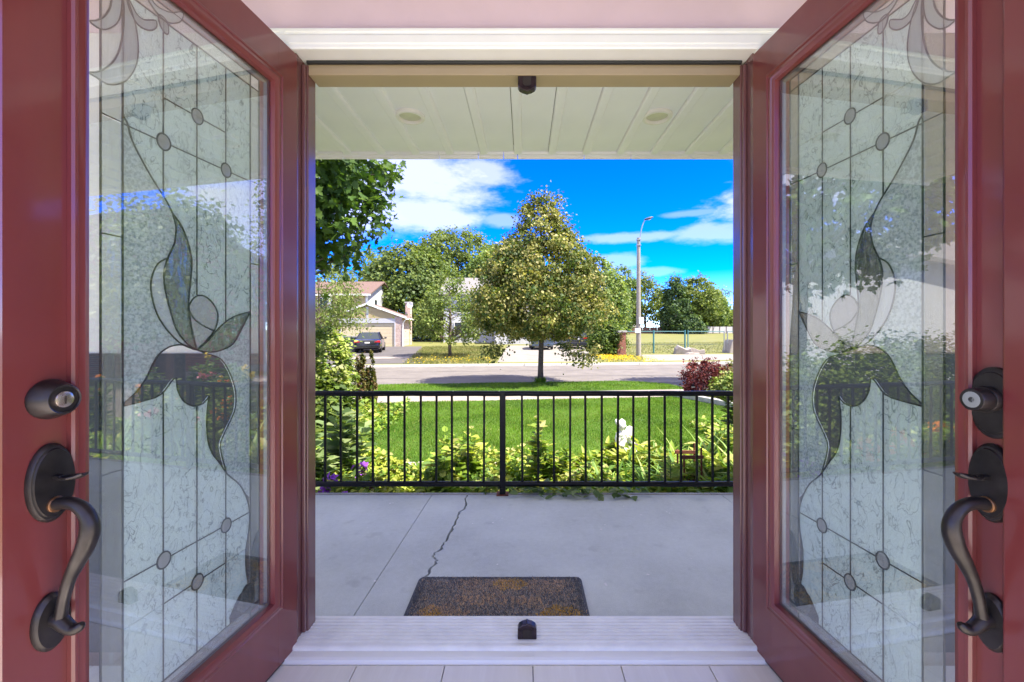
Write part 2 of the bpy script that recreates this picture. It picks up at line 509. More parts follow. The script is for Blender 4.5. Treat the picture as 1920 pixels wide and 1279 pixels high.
# ------------------------------------------------------------------ mesh helpers
class MB:
    def __init__(s):
        s.v, s.f, s.mi = [], [], []

    def add(s, vs, fs, mi=0):
        o = len(s.v)
        s.v += [tuple(p) for p in vs]
        s.f += [tuple(i + o for i in f) for f in fs]
        s.mi += [mi] * len(fs)
        return s

    def box(s, x0, x1, y0, y1, z0, z1, mi=0):
        return s.add([(x0, y0, z0), (x1, y0, z0), (x1, y1, z0), (x0, y1, z0), (x0, y0, z1), (x1, y0, z1), (x1, y1, z1), (x0, y1, z1)],
                     [(0, 3, 2, 1), (4, 5, 6, 7), (0, 1, 5, 4), (1, 2, 6, 5), (2, 3, 7, 6), (3, 0, 4, 7)], mi)

    def prism(s, poly, y0, y1, mi=0, map_=None):
        """polygon in (a, b) extruded along the third axis; default (a, t, b)"""
        mp_ = map_ or (lambda a, b, t: (a, t, b))
        n = len(poly)
        vs = [mp_(a, b, y0) for a, b in poly] + [mp_(a, b, y1) for a, b in poly]
        fs = [tuple(range(n)), tuple(range(2 * n - 1, n - 1, -1))] + [(i, i + n, (i + 1) % n + n, (i + 1) % n) for i in range(n)]
        return s.add(vs, fs, mi)

    def tube(s, pts, rad, n=8, mi=0, caps=True, flat=None):
        pts = [Vector(p) for p in pts]
        if isinstance(rad, (int, float)):
            rad = [rad] * len(pts)
        rings = []
        up = Vector((0.13, 0.31, 0.94)).normalized()
        a = None
        for i, p in enumerate(pts):
            t = (pts[min(i + 1, len(pts) - 1)] - pts[max(i - 1, 0)]).normalized()
            if a is None:
                a = t.cross(up)
                if a.length < .05:
                    a = t.cross(Vector((1, 0, 0)))
            a = (a - t * a.dot(t)).normalized()
            b = t.cross(a)
            r = rad[i]
            rings.append([p + a * math.cos(2 * PI * k / n) * r + b * math.sin(2 * PI * k / n) * r for k in range(n)])
        vs = [v for r_ in rings for v in r_]
        fs = []
        for i in range(len(rings) - 1):
            for k in range(n):
                fs.append((i * n + k, i * n + (k + 1) % n, (i + 1) * n + (k + 1) % n, (i + 1) * n + k))
        if caps:
            fs.append(tuple(range(n - 1, -1, -1)))
            fs.append(tuple((len(rings) - 1) * n + k for k in range(n)))
        return s.add(vs, fs, mi)

    def lathe(s, prof, n=20, map_=None, mi=0, sx=1.0, sy=1.0):
        """profile of (radius, height); default axis z"""
        mp_ = map_ or (lambda x, y, z: (x, y, z))
        vs, fs = [], []
        for r, h in prof:
            for k in range(n):
                vs.append(mp_(r * sx * math.cos(2 * PI * k / n), r * sy * math.sin(2 * PI * k / n), h))
        for i in range(len(prof) - 1):
            for k in range(n):
                fs.append((i * n + k, i * n + (k + 1) % n, (i + 1) * n + (k + 1) % n, (i + 1) * n + k))
        fs.append(tuple(range(n - 1, -1, -1)))
        fs.append(tuple((len(prof) - 1) * n + k for k in range(n)))
        return s.add(vs, fs, mi)

    def mesh(s, name, mats, smooth=False, flip=False):
        me = bpy.data.meshes.new(name)
        me.from_pydata(s.v, [], [f[::-1] for f in s.f] if flip else s.f)
        mats = mats if isinstance(mats, (list, tuple)) else [mats]
        for m in mats:
            me.materials.append(m)
        if len(mats) > 1:
            me.polygons.foreach_set('material_index', s.mi)
        if smooth:
            me.polygons.foreach_set('use_smooth', [True] * len(me.polygons))
        me.update()
        return me

    def build(s, name, mats, parent=None, smooth=False, flip=False, bevel=0.0, auto=True):
        me = s.mesh(name, mats, smooth, flip)
        if smooth and auto:
            try:
                me.set_sharp_from_angle(angle=math.radians(38))
            except Exception:
                pass
        return link(name, me, parent, bevel)


def link(name, me, parent=None, bevel=0.0):
    o = bpy.data.objects.new(name, me)
    C.objects.link(o)
    if parent is not None:
        o.parent = parent
    if bevel:
        b = o.modifiers.new('edge', 'BEVEL')
        b.width = bevel
        b.segments = 2
        b.limit_method = 'ANGLE'
        b.angle_limit = math.radians(40)
    return o


def tag(o, label=None, cat=None, group=None, kind=None):
    if label:
        o['label'] = label
    if cat:
        o['category'] = cat
    if group:
        o['group'] = group
    if kind:
        o['kind'] = kind
    return o


def thing(name, label, cat, loc=(0, 0, 0), rz=0.0, group=None):
    o = bpy.data.objects.new(name, None)
    o.empty_display_size = .2
    C.objects.link(o)
    o.location = loc
    o.rotation_euler = (0, 0, rz)
    return tag(o, label, cat, group)


def mesh_np(name, V, k, mats, mi, F=None, smooth=False):
    """V (n,k,3) independent k-gons, or with F a template (faces) repeated over V (n,k,3)"""
    n = V.shape[0]
    me = bpy.data.meshes.new(name)
    verts = V.reshape(-1, 3).astype(np.float32)
    me.vertices.add(len(verts))
    me.vertices.foreach_set('co', verts.ravel())
    if F is None:
        F = [tuple(range(k))]
    loops = np.concatenate([np.array(f, dtype=np.int64) for f in F])
    sizes = np.array([len(f) for f in F])
    L = (np.arange(n)[:, None] * k + loops[None, :]).ravel()
    me.loops.add(len(L))
    me.loops.foreach_set('vertex_index', L.astype(np.int32))
    tot = np.tile(sizes, n)
    st = np.concatenate([[0], np.cumsum(tot)[:-1]])
    me.polygons.add(len(tot))
    me.polygons.foreach_set('loop_start', st.astype(np.int32))
    for m in mats:
        me.materials.append(m)
    me.polygons.foreach_set('material_index', np.repeat(np.asarray(mi), len(F)).astype(np.int32))
    if smooth:
        me.polygons.foreach_set('use_smooth', np.ones(len(tot), dtype=bool))
    me.update(calc_edges=True)
    me.validate()
    return me


def unit(a):
    return a / (np.linalg.norm(a, axis=-1, keepdims=True) + 1e-9)


LEAF4 = np.array([(0, 0, 0), (.5, .45, .10), (0, 1, -.05), (-.5, .45, .10)])
LEAF4F = [(0, 1, 2), (0, 2, 3)]
LEAF6 = np.array([(0, 0, 0), (.36, .25, .07), (.33, .62, .06), (0, 1.1, -.10), (-.33, .62, .06), (-.36, .25, .07)])
LEAF6F = [(0, 1, 2, 3), (0, 3, 4, 5)]
_ml = [(0, -.05), (.16, .05), (.50, .00), (.40, .20), (.72, .42), (.42, .50), (.40, .66), (.16, .58), (.20, .80), (0, 1.10),
       (-.20, .80), (-.16, .58), (-.40, .66), (-.42, .50), (-.72, .42), (-.40, .20), (-.50, .00), (-.16, .05)]
MAPLE = np.array([(x, y, .16 * abs(x) - .10 * y * y) for x, y in _ml])
MAPLEF = [(0, 1, 2, 3, 4, 5, 6, 7, 8, 9), (0, 9, 10, 11, 12, 13, 14, 15, 16, 17)]


def leaves(P, size, rng, T=LEAF4, up=.6, out=None, var=.35, droop=0.0):
    n = len(P)
    nor = rng.normal(size=(n, 3))
    nor = unit(nor)
    nor[:, 2] += up
    if out is not None:
        nor += out * .7
    nor = unit(nor)
    t = rng.normal(size=(n, 3))
    t[:, 2] -= droop
    if out is not None:
        t += out * .8
    t = t - nor * np.sum(t * nor, axis=1, keepdims=True)
    t = unit(t)
    b = np.cross(t, nor)
    s = size * (1 + var * rng.uniform(-1, 1, size=n))
    W = T[None, :, 0, None] * b[:, None, :] + T[None, :, 1, None] * t[:, None, :] + T[None, :, 2, None] * nor[:, None, :]
    return P[:, None, :] + W * s[:, None, None]


def clump_points(rng, n_clump, per, prof, z0, z1, R, spread, inner=.45, center=(0, 0), squash=.8, sx=1.0):
    ts = np.linspace(0, 1, 200)
    pt = np.array([p[0] for p in prof])
    pr = np.array([p[1] for p in prof])
    rr = np.interp(ts, pt, pr)
    cdf = np.cumsum(rr ** 1.35 + .02)
    cdf /= cdf[-1]
    t = np.interp(rng.uniform(size=n_clump), cdf, ts)
    r = np.interp(t, pt, pr) * R * (inner + (1 - inner) * rng.uniform(size=n_clump) ** .45)
    a = rng.uniform(0, 2 * PI, n_clump)
    c = np.stack([center[0] + r * np.cos(a) * sx, center[1] + r * np.sin(a), z0 + t * (z1 - z0)], 1)
    per_i = rng.integers(int(per * .6), int(per * 1.4) + 1, n_clump)
    idx = np.repeat(np.arange(n_clump), per_i)
    sp = spread * rng.uniform(.6, 1.3, n_clump)[idx]
    off = rng.normal(size=(len(idx), 3)) * sp[:, None]
    off[:, 2] *= squash
    return c, idx, c[idx] + off


def pick_tints(rng, idx, n_clump, weights):
    w = np.array(weights, float)
    w /= w.sum()
    main = rng.choice(len(w), n_clump, p=w)
    own = rng.choice(len(w), len(idx), p=w)
    return np.where(rng.uniform(size=len(idx)) < .5, main[idx], own)


def tree(name, label, cat, base, h, R, prof, crown_lo, mats, weights, n_clump, per, leaf, spread, trunk_r, seed, group=None, bark='bark',
         limbs=14, T=LEAF4, F=LEAF4F, up=.6, sx=1.0, inner=.45, lean=(0, 0), droop=0.0, extra=None):
    rng = np.random.default_rng(seed)
    root = thing(name, label, cat, base, 0, group)
    c, idx, P = clump_points(rng, n_clump, per, prof, crown_lo, h, R, spread, inner, lean, sx=sx)
    if extra is not None:
        k0 = len(c)
        ec = np.array(extra, float)
        eidx = np.repeat(np.arange(len(ec)), per)
        P = np.concatenate([P, ec[eidx] + rng.normal(size=(len(eidx), 3)) * spread])
        c = np.concatenate([c, ec])
        idx = np.concatenate([idx, eidx + k0])
    axis = np.array([lean[0], lean[1], (crown_lo + h) / 2])
    out = unit(P - axis)
    V = leaves(P, leaf, rng, T, up, out, droop=droop)
    mi = pick_tints(rng, idx, len(c), weights)
    me = mesh_np('crown', V, T.shape[0], mats, mi, F)
    link('crown', me, root)
    b = MB()
    top = crown_lo + (h - crown_lo) * .82
    tp = [(0, 0, -.1)] + [(lean[0] * f + .03 * math.sin(9 * f + seed), lean[1] * f + .03 * math.cos(7 * f), top * f) for f in (.08, .25, .45, .65, .85, 1.0)]
    b.tube(tp, [trunk_r * 1.35, trunk_r * 1.05, trunk_r * .95, trunk_r * .8, trunk_r * .55, trunk_r * .3, trunk_r * .1], 9)
    for k in rng.choice(len(c), min(limbs, len(c)), replace=False):
        q = c[k]
        z = max(crown_lo * .95, min(top * .9, q[2] - .45 * math.hypot(q[0] - lean[0], q[1] - lean[1])))
        f = z / top
        st = Vector((lean[0] * f, lean[1] * f, z))
        e = Vector(q)
        mid = (st + e) / 2 + Vector((0, 0, .08 * (e - st).length))
        r0 = trunk_r * .42 * (1.15 - f)
        b.tube([st, mid, e], [r0, r0 * .6, r0 * .18], 5, caps=False)
    b.build('trunk', M[bark], root, True, auto=False)
    return root


def bush(name, label, cat, base, sizes, mats, weights, n_clump, per, leaf, spread, seed, group=None, prof=None, T=LEAF6, F=LEAF6F, up=.7, stems=7):
    rng = np.random.default_rng(seed)
    root = thing(name, label, cat, base, 0, group)
    rx, ry, h = sizes
    prof = prof or [(0, .75), (.3, 1), (.65, .9), (.9, .5), (1, .2)]
    c, idx, P = clump_points(rng, n_clump, per, prof, h * .08, h, 1.0, spread, .3, squash=1)
    P[:, 0] *= rx
    P[:, 1] *= ry
    c[:, 0] *= rx
    c[:, 1] *= ry
    P[:, 2] = np.maximum(P[:, 2], .02)
    out = unit(P - np.array([0, 0, h * .3]))
    V = leaves(P, leaf, rng, T, up, out)
    link('foliage', mesh_np('foliage', V, T.shape[0], mats, pick_tints(rng, idx, n_clump, weights), F), root)
    b = MB()
    for k in rng.choice(n_clump, min(stems, n_clump), replace=False):
        b.tube([(c[k, 0] * .25, c[k, 1] * .25, -.03), (c[k, 0] * .6, c[k, 1] * .6, c[k, 2] * .6), tuple(c[k])], [.014, .01, .004], 5, caps=False)
    b.build('stem', M['bark'], root)
    return root


# ------------------------------------------------------------------ ground and street
def struct(name, o_or_mb, mat=None, parent=None, smooth=False):
    o = o_or_mb.build(name, mat, parent, smooth)
    if parent is None:
        o['kind'] = 'structure'
    return o


SH = .12                                                     # the street runs at a slight angle to the house


def gz(T):
    return float(np.interp(T, [-50, 21.55, 22.2, 30, 40, 60, 100, 200, 400, 3000], [-.76, -.76, -.60, -.50, -.40, -.15, .35, .8, 1.0, 1.0]))


def sheet(poly_xt, dz=0.0, sub=1.0):
    """far-side sheets follow the terrain: polygon corners in (x, T), gridded along T"""
    b = MB()
    (xa, ta), (xb, tb), (xc, tc_), (xd, td) = poly_xt         # near-left, near-right, far-right, far-left
    n = max(2, int(abs(tc_ - tb) / sub))
    rows = []
    for i in range(n + 1):
        f = i / n
        l = (xa + (xd - xa) * f, ta + (td - ta) * f)
        r = (xb + (xc - xb) * f, tb + (tc_ - tb) * f)
        rows.append([(l[0], l[1] + SH * l[0], gz(l[1]) + dz), (r[0], r[1] + SH * r[0], gz(r[1]) + dz)])
    vs = [p for r in rows for p in r]
    b.add(vs, [(2 * i, 2 * i + 1, 2 * i + 3, 2 * i + 2) for i in range(n)])
    return b


g = MB()
xs = [-900, -300, -120, -60, -30, -15, 0, 15, 30, 60, 120, 300, 900]
tsv = [-60, 0, 12, 21.55, 21.9, 22.2, 24, 26, 28, 30, 33, 36, 40, 45, 50, 60, 75, 100, 140, 200, 400, 1000, 2600]
vs = [(x, t + SH * (x if abs(x) < 130 else math.copysign(130, x)), gz(t) - (.0 if t > 22.1 else .0)) for t in tsv for x in xs]
nx = len(xs)
g.add(vs, [(j * nx + i, j * nx + i + 1, (j + 1) * nx + i + 1, (j + 1) * nx + i) for j in range(len(tsv) - 1) for i in range(nx - 1)])
struct('ground', g, M['field'])

road = MB()
road.add([(-120, 13.90 - 14.4, -.70), (120, 13.90 + 14.4, -.70), (120, 21.5 + 14.4, -.70), (-120, 21.5 - 14.4, -.70)], [(0, 1, 2, 3)])
struct('road', road, M['road'])
for k_, (t0, wd) in enumerate(((16.4, .05), (18.9, .035))):
    tb_ = MB()
    q_ = [(x_, t0 + SH * x_ + .05 * math.sin(x_ * .9 + k_) + .03 * math.sin(x_ * 3.1)) for x_ in np.arange(-40, 40.1, .5)]
    tb_.add([p_ for x_, y_ in q_ for p_ in ((x_, y_ - wd, -.696), (x_, y_ + wd, -.696))], [(2 * i, 2 * i + 2, 2 * i + 3, 2 * i + 1) for i in range(len(q_) - 1)])
    tb_.build('tar_seam', M['tar'], bpy.data.objects['road'])
kerb = MB()
for xa in range(-60, 60, 3):
    x0, x1 = xa + .01, xa + 2.99
    kerb.add([(x0, 21.5 + SH * x0, -.72), (x1, 21.5 + SH * x1, -.72), (x1, 21.72 + SH * x1, -.72), (x0, 21.72 + SH * x0, -.72),
              (x0, 21.53 + SH * x0, -.595), (x1, 21.53 + SH * x1, -.595), (x1, 21.72 + SH * x1, -.595), (x0, 21.72 + SH * x0, -.595)],
             [(4, 5, 6, 7), (0, 1, 5, 4), (1, 2, 6, 5), (3, 0, 4, 7)])
struct('kerb', kerb, M['kerbstone'])
fill = MB()
fill.add([(-120, 21.72 - 14.4, -.604), (120, 21.72 + 14.4, -.604), (120, 22.25 + 14.4, -.597), (-120, 22.25 - 14.4, -.597)], [(0, 1, 2, 3)])
struct('verge_ground', fill, M['field'])

lawn_poly = [(-2.1, 5.3), (4.9, 5.3), (4.55, 9.3), (4.05, 10.9), (-3.6, 9.95), (-3.4, 8.9)]
bl_poly = [(-14, 11.95 - 1.75), (4.6, 12.35), (4.75, 12.7), (4.5, 13.45), (3.8, 14.1), (3.0, 14.26), (-14, 13.9 - 1.68)]


def slab(name, poly, z, mat, th=.16):
    b = MB()
    b.prism([(x, y) for x, y in poly][::-1], z - th, z, map_=lambda a, b_, t: (a, b_, t))
    return struct(name, b, mat)


slab('lawn', lawn_poly, -.60, M['lawn'])
slab('boulevard', bl_poly, -.605, M['lawn'], .155)
slab('sidewalk', [(-30, 10.5 - 3.9), (-3.7, 9.99), (5.2, 11.15), (30, 10.5 + 3.9), (30, 11.95 + 3.9), (-30, 11.95 - 3.9)], -.612, M['sidewalk'], .14)
slab('own_driveway', [(5.3, 3.5), (7.6, 3.5), (7.7, 14.65), (4.0, 14.25), (4.85, 13.1), (5.15, 12.2)], -.650, M['drive_dark'], .08)
soil = MB()
nxs, nys = 60, 40
sv = []
for j in range(nys + 1):
    for i in range(nxs + 1):
        x, y = -13 + 26 * i / nxs, 3.25 + 8.6 * j / nys
        sv.append((x, y, -.665 + .02 * math.sin(x * 7 + y * 3) + .02 * math.sin(y * 9 - x * 2)))
soil.add(sv, [(j * (nxs + 1) + i, j * (nxs + 1) + i + 1, (j + 1) * (nxs + 1) + i + 1, (j + 1) * (nxs + 1) + i) for j in range(nys) for i in range(nxs)])
struct('garden_soil', soil, M['soil'])

struct('far_driveway', sheet([(-13.9, 22.3), (-5.2, 22.3), (-9.4, 40.2), (-15.6, 40.2)], .010), M['drive_dark'])
struct('far_sidewalk', sheet([(-15, 25.6), (-6.6, 25.6), (-6.9, 27.0), (-15, 27.0)], .016), M['sidewalk'])
struct('concrete_driveway', sheet([(-1.4, 21.75), (3.9, 21.75), (5.6, 41), (-1.6, 41)], .012), M['drive_pale'])
struct('concrete_apron', sheet([(6.4, 21.75), (60, 21.75), (60, 27.2), (7.7, 27.2)], .012), M['drive_pale'])

# lawn kerb on the right and edging stones at the bed
kt = thing('lawn_kerb', 'grey concrete kerb edging the lawn beside the red maple', 'kerb', (0, 0, 0))
kp = [(3.75, 11.05), (4.1, 10.45), (4.4, 9.8), (4.62, 9.2), (4.85, 8.5), (5.05, 7.7), (5.2, 6.8)]
for (xa, ya), (xb, yb) in zip(kp[:-1], kp[1:]):
    d = Vector((xb - xa, yb - ya, 0)).normalized()
    n = Vector((-d.y, d.x, 0)) * .075
    a, b_ = Vector((xa, ya, -.63)) + d * .006, Vector((xb, yb, -.63)) - d * .006
    b = MB()
    lo = [a - n, b_ - n, b_ + n, a + n]
    b.add(lo + [p + Vector((0, 0, .15)) for p in lo], [(4, 5, 6, 7), (0, 1, 5, 4), (1, 2, 6, 5), (2, 3, 7, 6), (3, 0, 4, 7)])
    b.build('kerb_block', M['kerbstone'], kt, bevel=.012)
rr = random.Random(3)
st_t = thing('stone_edging', 'pale stones edging the flower bed along the lawn front', 'edging', (0, 0, 0))
x = -1.9
while x < 4.2:
    w = rr.uniform(.22, .38)
    b = MB()
    b.box(x, x + w - .015, 5.16 + rr.uniform(-.03, .03), 5.32, -.66, -.52 + rr.uniform(-.02, .02))
    b.build('stone', M['pale_stone'], st_t, bevel=.025)
    x += w

# ------------------------------------------------------------------ grass
def in_poly(P, poly):
    x, y = P[:, 0], P[:, 1]
    ins = np.zeros(len(P), bool)
    n = len(poly)
    for i in range(n):
        x0, y0 = poly[i]
        x1, y1 = poly[(i + 1) % n]
        cnd = ((y0 > y) != (y1 > y))
        xi = (x1 - x0) * (y - y0) / ((y1 - y0) if y1 != y0 else 1e-9) + x0
        ins ^= cnd & (x < xi)
    return ins


def grass(name, label, poly, z, n, h, mats, w, seed, weights=(3, 3, 2, 0), wild=.35):
    rng = np.random.default_rng(seed)
    xs_, ys_ = [p[0] for p in poly], [p[1] for p in poly]
    P = np.stack([rng.uniform(min(xs_), max(xs_), n), rng.uniform(min(ys_), max(ys_), n)], 1)
    P = P[in_poly(P, poly)]
    n = len(P)
    zz = np.full(n, z) if not callable(z) else z(P)
    B = np.concatenate([P, zz[:, None] - .005], 1)
    a = rng.uniform(0, PI, n)
    s = np.stack([np.cos(a), np.sin(a), np.zeros(n)], 1) * (w * rng.uniform(.6, 1.3, n))[:, None]
    patch = .80 + .25 * np.sin(P[:, 0] * 2.3 + 1.3 * np.sin(P[:, 1] * 1.9)) * np.sin(P[:, 1] * 2.7)
    tip = B + np.stack([rng.normal(size=n) * h * wild, rng.normal(size=n) * h * wild, h * rng.uniform(.55, 1.2, n) * patch], 1)
    V = np.stack([B - s, B + s, tip], 1)
    wts = np.array(weights, float)
    mi_ = rng.choice(len(mats), n, p=wts / wts.sum())
    pt_ = np.sin(P[:, 0] * 1.7 + 2 * np.sin(P[:, 1] * 1.1)) + np.sin(P[:, 1] * 3.1 + 1.5 * np.sin(P[:, 0] * 2.3)) + rng.normal(size=n) * .9
    mi_ = np.where(pt_ > 1.3, 1, np.where(pt_ < -1.3, 2, mi_))
    if len(mats) > 3:
        mi_ = np.where(rng.uniform(size=n) < .04 + .05 * (pt_ > 1.6), 3, mi_)
    o = link(name, mesh_np(name, V, 3, mats, mi_))
    return tag(o, label, 'grass', None, 'stuff')


grass('lawn_grass', 'short bright green mown grass of the front lawn', lawn_poly, -.60, 190000, .050, M['grass'], .005, 1)
grass('boulevard_grass', 'narrow mown grass strip between sidewalk and road', [(-9, 10.9), (4.6, 12.4), (4.75, 12.7), (4.5, 13.45), (3.8, 14.1), (3.0, 14.24), (-9, 12.8)], -.605, 90000, .055, M['grass'], .007, 2)


def zfar(P):
    return np.interp(P[:, 1] - SH * P[:, 0], [21.5, 22.2, 30, 40, 60, 100, 200], [-.605, -.60, -.50, -.40, -.15, .35, .8])


grass('verge_grass', 'sun dried grass patch across the road between the driveways', [(-6.0, 21.1), (-1.5, 21.65), (-2.0, 40), (-9.0, 38)], zfar, 26000, .16, M['drygrass'], .014, 3, (3, 3, 2))
grass('roadside_grass', 'rough roadside grass around the concrete lamp pole', [(4.1, 22.3), (6.9, 22.6), (7.9, 29.2), (60, 35.5), (60, 60), (5.9, 45), (4.4, 28)], zfar, 60000, .16, M['drygrass'], .018, 4, (2, 4, 1))
grass('far_left_grass', 'rough grass beside the far driveway on the left', [(-30, 18.2), (-14.5, 20.3), (-17, 37), (-30, 37)], zfar, 14000, .15, M['drygrass'], .02, 5, (3, 3, 2))


def flowers(name, label, pts, z, size, mat, seed, n=8, h=.12):
    """small daisy-like heads"""
    rng = np.random.default_rng(seed)
    V = []
    for x, y, zz in pts:
        V.append((x, y, zz))
    P = np.array(V)
    Q = leaves(P, size, rng, LEAF4 - np.array([0, .5, 0]), 1.5)
    o = link(name, mesh_np(name, Q, 4, [mat], np.zeros(len(Q)), LEAF4F))
    return tag(o, label, 'flowers', None, 'stuff')


rg = np.random.default_rng(9)
pts = []
for _ in range(1000):
    if rg.uniform() < .55:
        x, y = rg.normal(5.2, .6), rg.normal(25.9, 1.1)
    else:
        x, y = rg.uniform(4.2, 7.4), rg.uniform(22.4, 26)
    pts.append((x, y, float(zfar(np.array([[x, y]]))[0]) + rg.uniform(.04, .14)))
flowers('yellow_wildflowers', 'yellow wildflowers in the grass at the brick pillar', pts, 0, .07, M['fl_yellow'], 1)
pts = []
for _ in range(260):
    x = rg.uniform(-6.2, -1.6)
    y = 21.8 + SH * x + abs(rg.normal(0, 2.2))
    pts.append((x, y, float(zfar(np.array([[x, y]]))[0]) + rg.uniform(.06, .18)))
flowers('verge_wildflowers', 'yellow weeds dotted over the dry grass patch across the road', pts, 0, .06, M['fl_yellow'], 2)

# ------------------------------------------------------------------ porch floor
PZ = -.15
PY0, PY1 = 1.60, 3.232


def porch_slab(name, poly, parent):
    b = MB()
    b.prism(poly[::-1], PZ - .10, PZ, map_=lambda a, b_, t: (a, b_, t))
    return b.build(name, M['porch'], parent)


pf = MB()
pf.box(-3.6, 3.3, PY0 - .1, PY1 + .03, -.76, PZ - .11)
porch = struct('porch_floor', pf, M['soil'])


def px_floor(px, py, z=PZ):
    Y = (1.1 - z) * 800 / (py - 619)
    return ((px - 983) * Y / 800, Y)


J1a, J1b = px_floor(659, 1161), px_floor(812, 925)
J2a, J2b = px_floor(1377, 946), px_floor(1348, 925)


def ext(a, b, y):
    f = (y - a[1]) / (b[1] - a[1])
    return (a[0] + (b[0] - a[0]) * f, y)


G = .0022
crack = [px_floor(px, py) for px, py in [(870, 923), (871, 935), (873, 948), (866, 957), (858, 967), (853, 979), (848, 993), (841, 1003), (836, 1015), (832, 1021),
                                         (822, 1033), (814, 1038), (813, 1045), (821, 1050), (813, 1060), (805, 1071), (795, 1083), (793, 1092), (789, 1102)]]
crack = [c_ for c_ in crack if c_[1] < PY1 - .02]
crack = [(crack[0][0] + .012, PY1)] + crack + [(-.43, 1.92), (-.40, 1.78), (-.42, PY0)]
rc = random.Random(5)
jag = [crack[0]]
for p, q in zip(crack[:-1], crack[1:]):
    for k in (1, 2, 3):
        f = k / 3
        jag.append((p[0] + (q[0] - p[0]) * f + (rc.uniform(-.010, .010) if k < 3 else 0), p[1] + (q[1] - p[1]) * f))
cl = [(x - rc.uniform(.003, .010), y) for x, y in jag]
cr = [(x + rc.uniform(.003, .010), y) for x, y in jag]
a1, b1 = ext(J1a, J1b, PY0), ext(J1a, J1b, PY1)
a2, b2 = ext(J2a, J2b, PY0), ext(J2a, J2b, PY1)
porch_slab('concrete_slab', [(-3.6, PY0), (a1[0] - G, PY0), (b1[0] - G, PY1), (-3.6, PY1)], porch)
porch_slab('concrete_slab', [(a1[0] + G, PY0), cl[-1]] + cl[-2:0:-1] + [cl[0], (b1[0] + G, PY1)], porch)
porch_slab('concrete_slab', [cr[-1], (a2[0] - G, PY0), (b2[0] - G, PY1)] + cr[:-1], porch)
porch_slab('concrete_slab', [(a2[0] + G, PY0), (3.3, PY0), (3.3, PY1), (b2[0] + G, PY1)], porch)

for xa, xb in ((-3.6, -1.405), (-1.401, -.30), (-.29, 1.42), (1.424, 3.3)):
    b = MB()
    b.prism([(PY1 + .003, PZ - .10), (PY1 + .003, PZ - .002), (PY1 + .010, PZ + .004), (PY1 + .040, PZ + .003), (PY1 + .048, PZ - .008), (PY1 + .048, PZ - .10)], xa, xb, map_=lambda a, b_, t: (t, a, b_))
    b.build('slab_edge', M['edge_concrete'], porch)

# grit on the slab
rg = np.random.default_rng(21)
P = np.stack([rg.uniform(-1.6, 1.7, 46), rg.uniform(1.7, 3.2, 46), np.full(46, PZ + .003)], 1)
V = leaves(P, .012, rg, LEAF4 - np.array([0, .5, 0]), 6, var=.7)
tag(link('paint_flecks', mesh_np('paint_flecks', V, 4, [M['debris']], np.zeros(len(V)), LEAF4F)), 'pale flecks and grit scattered on the porch concrete', 'debris', None, 'stuff')

# doormat
mx, my = -.120, 1.90
dm = thing('doormat', 'worn dark bristle doormat with faded tan lettering on the porch', 'doormat', (mx, my, PZ + .002))
b = MB()
hw, hd, r_ = .405, .245, .03
poly = []
for cx, cy, a0 in [(hw - r_, hd - r_, 0), (-hw + r_, hd - r_, 90), (-hw + r_, -hd + r_, 180), (hw - r_, -hd + r_, 270)]:
    for k in range(5):
        a = math.radians(a0 + k * 22.5)
        poly.append((cx + r_ * math.cos(a), cy + r_ * math.sin(a)))
b.prism(poly[::-1], 0, .009, map_=lambda a, b_, t: (a, b_, t))
b.build('mat_backing', M['mat_base'], dm, bevel=.003)
strokes = {'W': [[(0, 1), (.25, 0), (.5, .8), (.75, 0), (1, 1)]], 'e': [[(0, .35), (.8, .35), (.7, .65), (.35, .75), (.05, .5), (.1, .12), (.45, 0), (.8, .12)]],
           'l': [[(.2, 0), (.2, 1.1)]], 'c': [[(.8, .62), (.4, .75), (.05, .4), (.35, 0), (.8, .12)]], 'o': [[(.4, 0), (.05, .35), (.4, .75), (.75, .35), (.4, 0)]],
           'm': [[(0, 0), (0, .7), (.25, .75), (.45, .6), (.45, 0)], [(.45, .6), (.7, .75), (.9, .6), (.9, 0)]]}
segs = []
cx = -.20
for ch in 'Welcome':
    wd = {'W': .072, 'm': .075, 'l': .032}.get(ch, .055)
    for s_ in strokes[ch]:
        for p, q in zip(s_[:-1], s_[1:]):
            # the mat greets people coming in, so from the hall it reads upside down
            segs.append((-(cx + p[0] * wd * .85), .045 - (p[1] * .075 - .035), -(cx + q[0] * wd * .85), .045 - (q[1] * .075 - .035)))
    cx += wd
rg = np.random.default_rng(12)
n = 34000
P = np.stack([rg.uniform(-hw + .012, hw - .012, n), rg.uniform(-hd + .01, hd - .01, n), np.full(n, .008)], 1)
dist = np.full(n, 9.0)
for x0, y0, x1, y1 in segs:
    d = np.array([x1 - x0, y1 - y0])
    t = np.clip(((P[:, :2] - np.array([x0, y0])) @ d) / (d @ d + 1e-9), 0, 1)
    q = np.array([x0, y0]) + t[:, None] * d
    dist = np.minimum(dist, np.linalg.norm(P[:, :2] - q, axis=1))
u_ = rg.uniform(size=n)
mi = np.where(u_ < .36, 0, np.where(u_ < .82, 1, 2))
mi = np.where((dist < .007) & (rg.uniform(size=n) < .72), 2, mi)
for bx_, by_, br, k, pr_ in [(-.24, -.07, .12, 2, .5), (-.27, -.09, .08, 3, .5), (.28, -.08, .12, 3, .6), (.05, .19, .08, 3, .65), (-.05, .17, .14, 2, .3), (-.30, -.03, .05, 3, .35), (.1, -.17, .1, 2, .3), (.22, .17, .1, 2, .3)]:
    dd = np.hypot((P[:, 0] - bx_), (P[:, 1] - by_) * 1.3) + .02 * np.sin(P[:, 0] * 90) * np.sin(P[:, 1] * 80)
    mi = np.where((dd < br) & (rg.uniform(size=n) < pr_), k, mi)
edge = (np.abs(P[:, 0]) > hw - .04) | (np.abs(P[:, 1]) > hd - .03)
